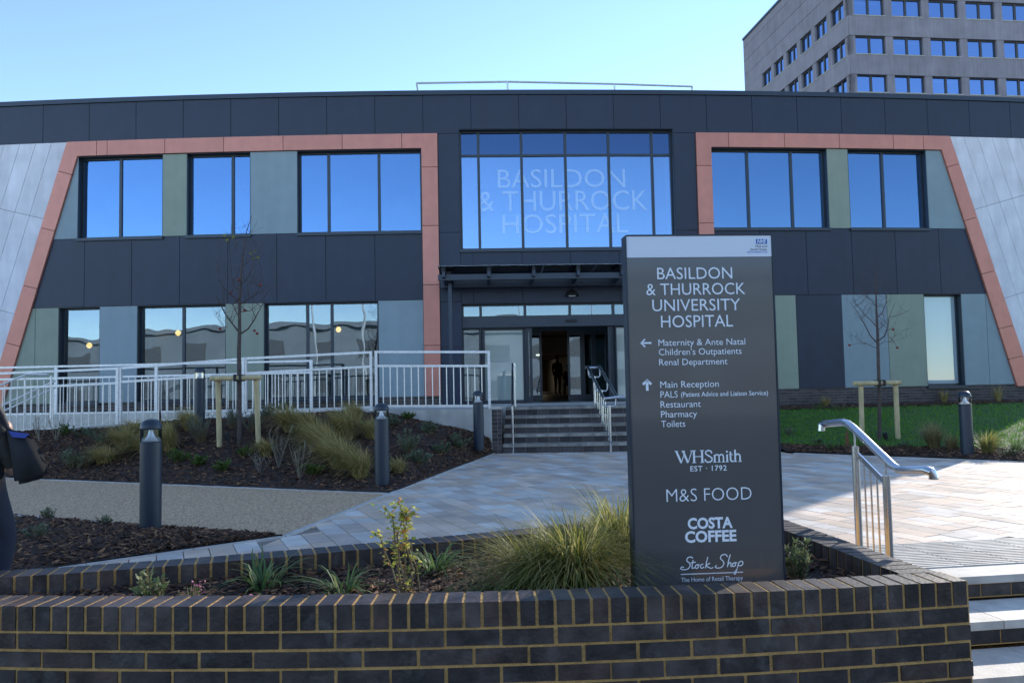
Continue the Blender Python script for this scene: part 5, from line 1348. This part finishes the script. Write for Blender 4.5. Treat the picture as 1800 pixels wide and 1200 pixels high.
for i, (x, y, r_, h, m, lb) in enumerate(((1440, 718, .2, .14, M_leaf_gn, 'low green plant at the plinth left of the lawn tree'), (1474, 720, .2, .2, M_leaf_lt, 'fresh green plant at the plinth nearest the lawn tree'), (1388, 764, .16, .18, M_leaf_bg, 'blue-green plant beside the sign edge on the lawn bank'), (1437, 779, .12, .1, M_leaf_bg, 'small plant in the right bed front, leftmost'), (1462, 790, .14, .13, M_leaf_gn, 'small leafy plant in the right bed front, left of the stakes'), (1590, 785, .14, .1, M_leaf_bg, 'small plant right of the lawn stakes'), (1770, 800, .2, .16, M_leaf_bg, 'grey plant in front of the golden grass at right'))):
    p = march(x, y, zr2, 10); shrub('leafy_shrub', lb, p, r_, h, 220, .04, .010, m, seed=130 + i)
# bark chips: uncountable
def chips(name, lb, n, xa, xb, ya, yb, zf, smin, smax, seed, parent=None):
    rn = random.Random(seed); s = MB()
    for _ in range(n):
        X = rn.uniform(xa, xb); y0, y1 = ya(X), yb(X)
        if y1 - y0 < .03: continue
        y = rn.uniform(y0, y1); z = zf(X, y) + rn.uniform(.0, .02); L_ = rn.uniform(smin, smax); W2 = L_ * rn.uniform(.16, .36); a = rn.uniform(0, 3.15); tl = rn.gauss(0, .28); t2 = rn.gauss(0, .4)
        u = Vector((math.cos(a) * math.cos(tl), math.sin(a) * math.cos(tl), math.sin(tl))) * L_ / 2; v = Vector((-math.sin(a), math.cos(a), math.tan(t2) * .7)) * W2 / 2; c = Vector((X, y, z + .004)); k = Vector((0, 0, W2 * .35))
        s.add([c - u - v * .5, c - u * .3 - v, c + u - v * .4, c + u * .8 + v * .6, c - u * .5 + v, c + k], [(0, 1, 5), (1, 2, 5), (2, 3, 5), (3, 4, 5), (4, 0, 5)])
    mm = bpy.data.meshes.new(name); mm.from_pydata(s.v, [], s.f); mm.update(); o = link(name, mm, M_chip, None, lb, 'bark mulch', None, 'stuff')
chips('bark_mulch', 'brown bark mulch filling the brick planter', 6000, -3.3, r1.x, lambda X: ffy(X) + TH + .01, lambda X: soil_back(X) - .03, psoil, .02, .075, 1)
chips('bark_mulch', 'brown bark mulch of the small bed by the planter', 9000, -6.5, eB.x - .05, lambda X: b2a(X) + .02, lambda X: b2b(X) - .02, zmid, .025, .09, 2)
chips('bark_mulch', 'brown bark mulch on the sloping bed below the railing', 26000, -11.5, eD.x - .05, lambda X: bed_edge(X) + .05, lambda X: RD - .02, zleft, .03, .10, 3)
chips('bark_mulch', 'brown bark mulch along the front of the lawn', 6500, 5.0, 11, lambda X: bed_front(X).y + .05, lambda X: lawn_front(X) + .1, zr2, .03, .09, 4)
chips('bark_mulch', 'brown bark mulch at the foot of the brick plinth', 3000, 6.0, 14, lambda X: FY(X) - .9, lambda X: FY(X) - .05, zr2, .03, .09, 5)
# lawn blades
rn = random.Random(8); s = MB()
for _ in range(42000):
    X = rn.uniform(5.0, 15.0); y0, y1 = lawn_front(X), FY(min(X, XR)) - .85; y = y0 + (y1 - y0) * rn.random() ** 1.15; z = zright(X, y); a = rn.uniform(0, 3.15); h = rn.uniform(.03, .065); l = Vector((rn.uniform(-.03, .03), rn.uniform(-.03, .03), h)); u = Vector((math.cos(a), math.sin(a), 0)) * .007; c = Vector((X, y, z - .005))
    s.add([c - u, c + u, c + l], [(0, 1, 2)])
mm = bpy.data.meshes.new('lawn_grass'); mm.from_pydata(s.v, [], s.f); mm.update(); link('lawn_grass', mm, M_lawn, None, 'short green grass of the lawn before the plinth', 'grass', None, 'stuff')

# ================================================================== PEOPLE
M_skin = mat('skin', (.42, .26, .19), .5); M_hair = mat('dark_hair', (.03, .022, .018), .6)
M_jacket = mat('quilted_jacket', (.045, .042, .036), .8, var=.25, scale=14, bump=.5, bscale=18); M_jeans = mat('dark_jeans', (.011, .015, .028), .85, var=.15, scale=30)
M_dark = mat('dark_cloth', (.014, .014, .017), .85); M_gtop = mat('green_top', (.10, .20, .06), .8); M_shoe = mat('black_shoe', (.012, .012, .012), .5)
def person(lb, loc, rz, H, pose, mats, hairm=M_hair):
    """one skinned body; pose gives joint offsets for a 1.75 m figure facing -y"""
    J = {'pel': (0, 0, .96, .135), 'wst': (0, .01, 1.10, .125), 'chs': (0, .0, 1.28, .165), 'nkb': (0, .0, 1.46, .075), 'nk': (0, -.01, 1.52, .065), 'hd1': (0, -.02, 1.61, .075), 'hd2': (0, -.015, 1.70, .085), 'nose': (0, -.115, 1.635, .014)}
    for sd_, k in ((-1, 'l'), (1, 'r')):
        J[k + 'sh'] = (.18 * sd_, .01, 1.40, .075); J[k + 'el'] = (.215 * sd_, .03, 1.14, .055); J[k + 'wr'] = (.20 * sd_, -.05, .90, .042); J[k + 'hn'] = (.195 * sd_, -.08, .81, .042)
        J[k + 'hp'] = (.095 * sd_, 0, .90, .10); J[k + 'kn'] = (.10 * sd_, -.01, .50, .064); J[k + 'an'] = (.10 * sd_, .03, .09, .042); J[k + 'ft'] = (.11 * sd_, -.13, .035, .036)
    for k, v in pose.items(): J[k] = (*v, J[k][3]) if len(v) == 3 else v
    E = [('pel', 'wst'), ('wst', 'chs'), ('chs', 'nkb'), ('nkb', 'nk'), ('nk', 'hd1'), ('hd1', 'hd2'), ('hd1', 'nose')]
    for k in 'lr': E += [('chs', k + 'sh'), (k + 'sh', k + 'el'), (k + 'el', k + 'wr'), (k + 'wr', k + 'hn'), ('pel', k + 'hp'), (k + 'hp', k + 'kn'), (k + 'kn', k + 'an'), (k + 'an', k + 'ft')]
    nm = list(J); sc_ = H / 1.75
    me = bpy.data.meshes.new('person'); me.from_pydata([tuple(c * sc_ for c in J[k][:3]) for k in nm], [(nm.index(a), nm.index(b)) for a, b in E], [])
    o = bpy.data.objects.new('person', me); COL.objects.link(o)
    mod = o.modifiers.new('skin', 'SKIN'); o.modifiers.new('sub', 'SUBSURF').levels = 2
    for i, k in enumerate(nm): me.skin_vertices[0].data[i].radius = (J[k][3] * sc_,) * 2
    me.skin_vertices[0].data[nm.index('pel')].use_root = True
    dg = bpy.context.evaluated_depsgraph_get(); dg.update(); m2 = bpy.data.meshes.new_from_object(o.evaluated_get(dg)); bpy.data.objects.remove(o)
    reg = {}
    for a, b in E:
        r_ = 'leg' if a[1:] in ('hp', 'kn') or b[1:] == 'hp' else 'shoe' if b[1:] == 'ft' else 'skin' if a in ('nk', 'hd1', 'nkb') or b[1:] == 'hn' else 'top'
        reg[(a, b)] = r_
    m2.materials.clear()
    for k in ('top', 'leg', 'skin', 'shoe'): m2.materials.append(mats[k])
    idx = {'top': 0, 'leg': 1, 'skin': 2, 'shoe': 3}
    for p in m2.polygons:
        c = p.center; best = None
        for (a, b), r_ in reg.items():
            A_, B_ = Vector(J[a][:3]) * sc_, Vector(J[b][:3]) * sc_; t = max(0, min(1, (c - A_).dot(B_ - A_) / (B_ - A_).length_squared)); dd = (c - A_ - (B_ - A_) * t).length - J[a][3] * .6
            if best is None or dd < best[0]: best = (dd, r_)
        p.material_index = idx[best[1]]; p.use_smooth = True
    e = thing('person', loc, lb, 'person', None, world=False, rz=rz); link('body', m2, None, e)
    hs = MB(); c = Vector(J['hd2'][:3]) * sc_ + Vector((0, .018, .012)); hs.lathe([(.03 * sc_, -.10 * sc_), (.085 * sc_, -.07 * sc_), (.098 * sc_, .0), (.085 * sc_, .055 * sc_), (.045 * sc_, .088 * sc_), (.008, .095 * sc_)], 16, c); hs.build('hair', hairm, e, True)
    return e
pj = at_d(-58, 1000, 4.55)
person('pedestrian in a quilted dark jacket and jeans cut by the left picture edge', (pj.x, 4.55, ZP), R(150), 1.74, {'rel': (.27, .02, 1.15), 'rwr': (.16, -.22, 1.12), 'rhn': (.10, -.29, 1.14), 'lwr': (-.2, -.12, .95), 'lhn': (-.19, -.17, .88), 'lkn': (-.10, -.16, .52), 'lan': (-.10, -.10, .10), 'lft': (-.10, -.26, .04), 'ran': (.11, .20, .11), 'rft': (.11, .05, .04),
     'pel': (0, 0, .93, .195), 'wst': (0, .01, 1.10, .17), 'chs': (.07, 0, 1.28, .185), 'nkb': (.13, 0, 1.45), 'nk': (.16, 0, 1.52), 'hd1': (.19, -.02, 1.60), 'hd2': (.2, -.015, 1.69), 'nose': (.19, -.11, 1.62), 'lsh': (-.10, .01, 1.40), 'rsh': (.27, .01, 1.40), 'lel': (-.19, -.06, 1.16), 'lhp': (-.095, 0, .84, .135), 'rhp': (.095, 0, .84, .135)}, {'top': M_jacket, 'leg': M_jeans, 'skin': M_skin, 'shoe': M_shoe})
# handbag carried at the hip
hb = thing('handbag', tuple(at_d(45, 850, 4.5)), 'soft black handbag with blue lining carried by the pedestrian', 'handbag')
fr_ = [(10, 752), (54, 764), (70, 792), (86, 822), (80, 838), (56, 846), (26, 852), (18, 800)]
s = MB(); s.prism([at_d(x, y, 4.58) for x, y in fr_], [at_d(x + 2, y, 4.38) for x, y in fr_])
mb_ = s.mesh('pouch'); bm = bmesh.new(); bm.from_mesh(mb_); bmesh.ops.bevel(bm, geom=list(bm.edges), offset=.02, segments=2, affect='EDGES'); bm.to_mesh(mb_); bm.free()
for p in mb_.polygons: p.use_smooth = True
link('pouch', mb_, M_dark, hb)
M_lin = mat('blue_lining', (.02, .05, .30), .5)
s = MB(); s.prism([at_d(x, y, 4.55) for x, y in ((14, 757), (52, 762), (44, 770), (22, 768))], [at_d(x, y, 4.36) for x, y in ((14, 757), (52, 762), (44, 770), (22, 768))]); s.build('lining', M_lin, hb)
s = MB(); s.tube([at_d(x, y, 4.46) for x, y in ((16, 758), (4, 730), (-12, 705), (-30, 690), (-20, 712), (6, 745), (26, 764))], .011, 8); s.build('strap', M_dark, hb, True)
# three people in the lobby
def lob(px, o): X = lobx(px, o); return (X, FY(X) + o, ZL)
person('person in dark clothes standing just inside the lobby', lob(979, 16), R(20), 1.75, {}, {'top': M_dark, 'leg': M_dark, 'skin': M_skin, 'shoe': M_shoe})
sit = {'pel': (0, .1, .52), 'wst': (0, .1, .68), 'chs': (0, .06, .88), 'nkb': (0, .03, 1.03), 'nk': (0, .02, 1.10), 'hd1': (0, .0, 1.18), 'hd2': (0, .0, 1.27), 'nose': (0, -.10, 1.2)}
for sd_, k in ((-1, 'l'), (1, 'r')):
    sit[k + 'sh'] = (.18 * sd_, .06, 1.0); sit[k + 'el'] = (.23 * sd_, .02, .75); sit[k + 'wr'] = (.16 * sd_, -.2, .66); sit[k + 'hn'] = (.12 * sd_, -.27, .64); sit[k + 'hp'] = (.1 * sd_, .06, .50); sit[k + 'kn'] = (.12 * sd_, -.36, .50); sit[k + 'an'] = (.12 * sd_, -.36, .10); sit[k + 'ft'] = (.12 * sd_, -.5, .04)
pos = lob(999, 13)
person('person in dark clothes seated in the lobby', pos, R(-15), 1.7, sit, {'top': M_dark, 'leg': M_dark, 'skin': M_skin, 'shoe': M_shoe})
ch = thing('lobby_chair', (pos[0], pos[1], pos[2]), 'dark chair under the seated person in the lobby', 'chair', world=False, rz=R(-15))
s = MB(); s.box((-.24, -.15, .40), (.24, .3, .445)); s.build('seat', M_dark, ch); s = MB(); s.box((-.24, .27, .45), (.24, .31, .85)); s.build('backrest', M_dark, ch)
for x in (-.22, .20):
    for y in (-.13, .27): s = MB(); s.box((x, y, 0), (x + .025, y + .025, .40)); s.build('leg', M_stain, ch)
person('person in a green top behind the inner doors', lob(1044, 12), R(200), 1.72, {}, {'top': M_gtop, 'leg': M_dark, 'skin': M_skin, 'shoe': M_shoe})
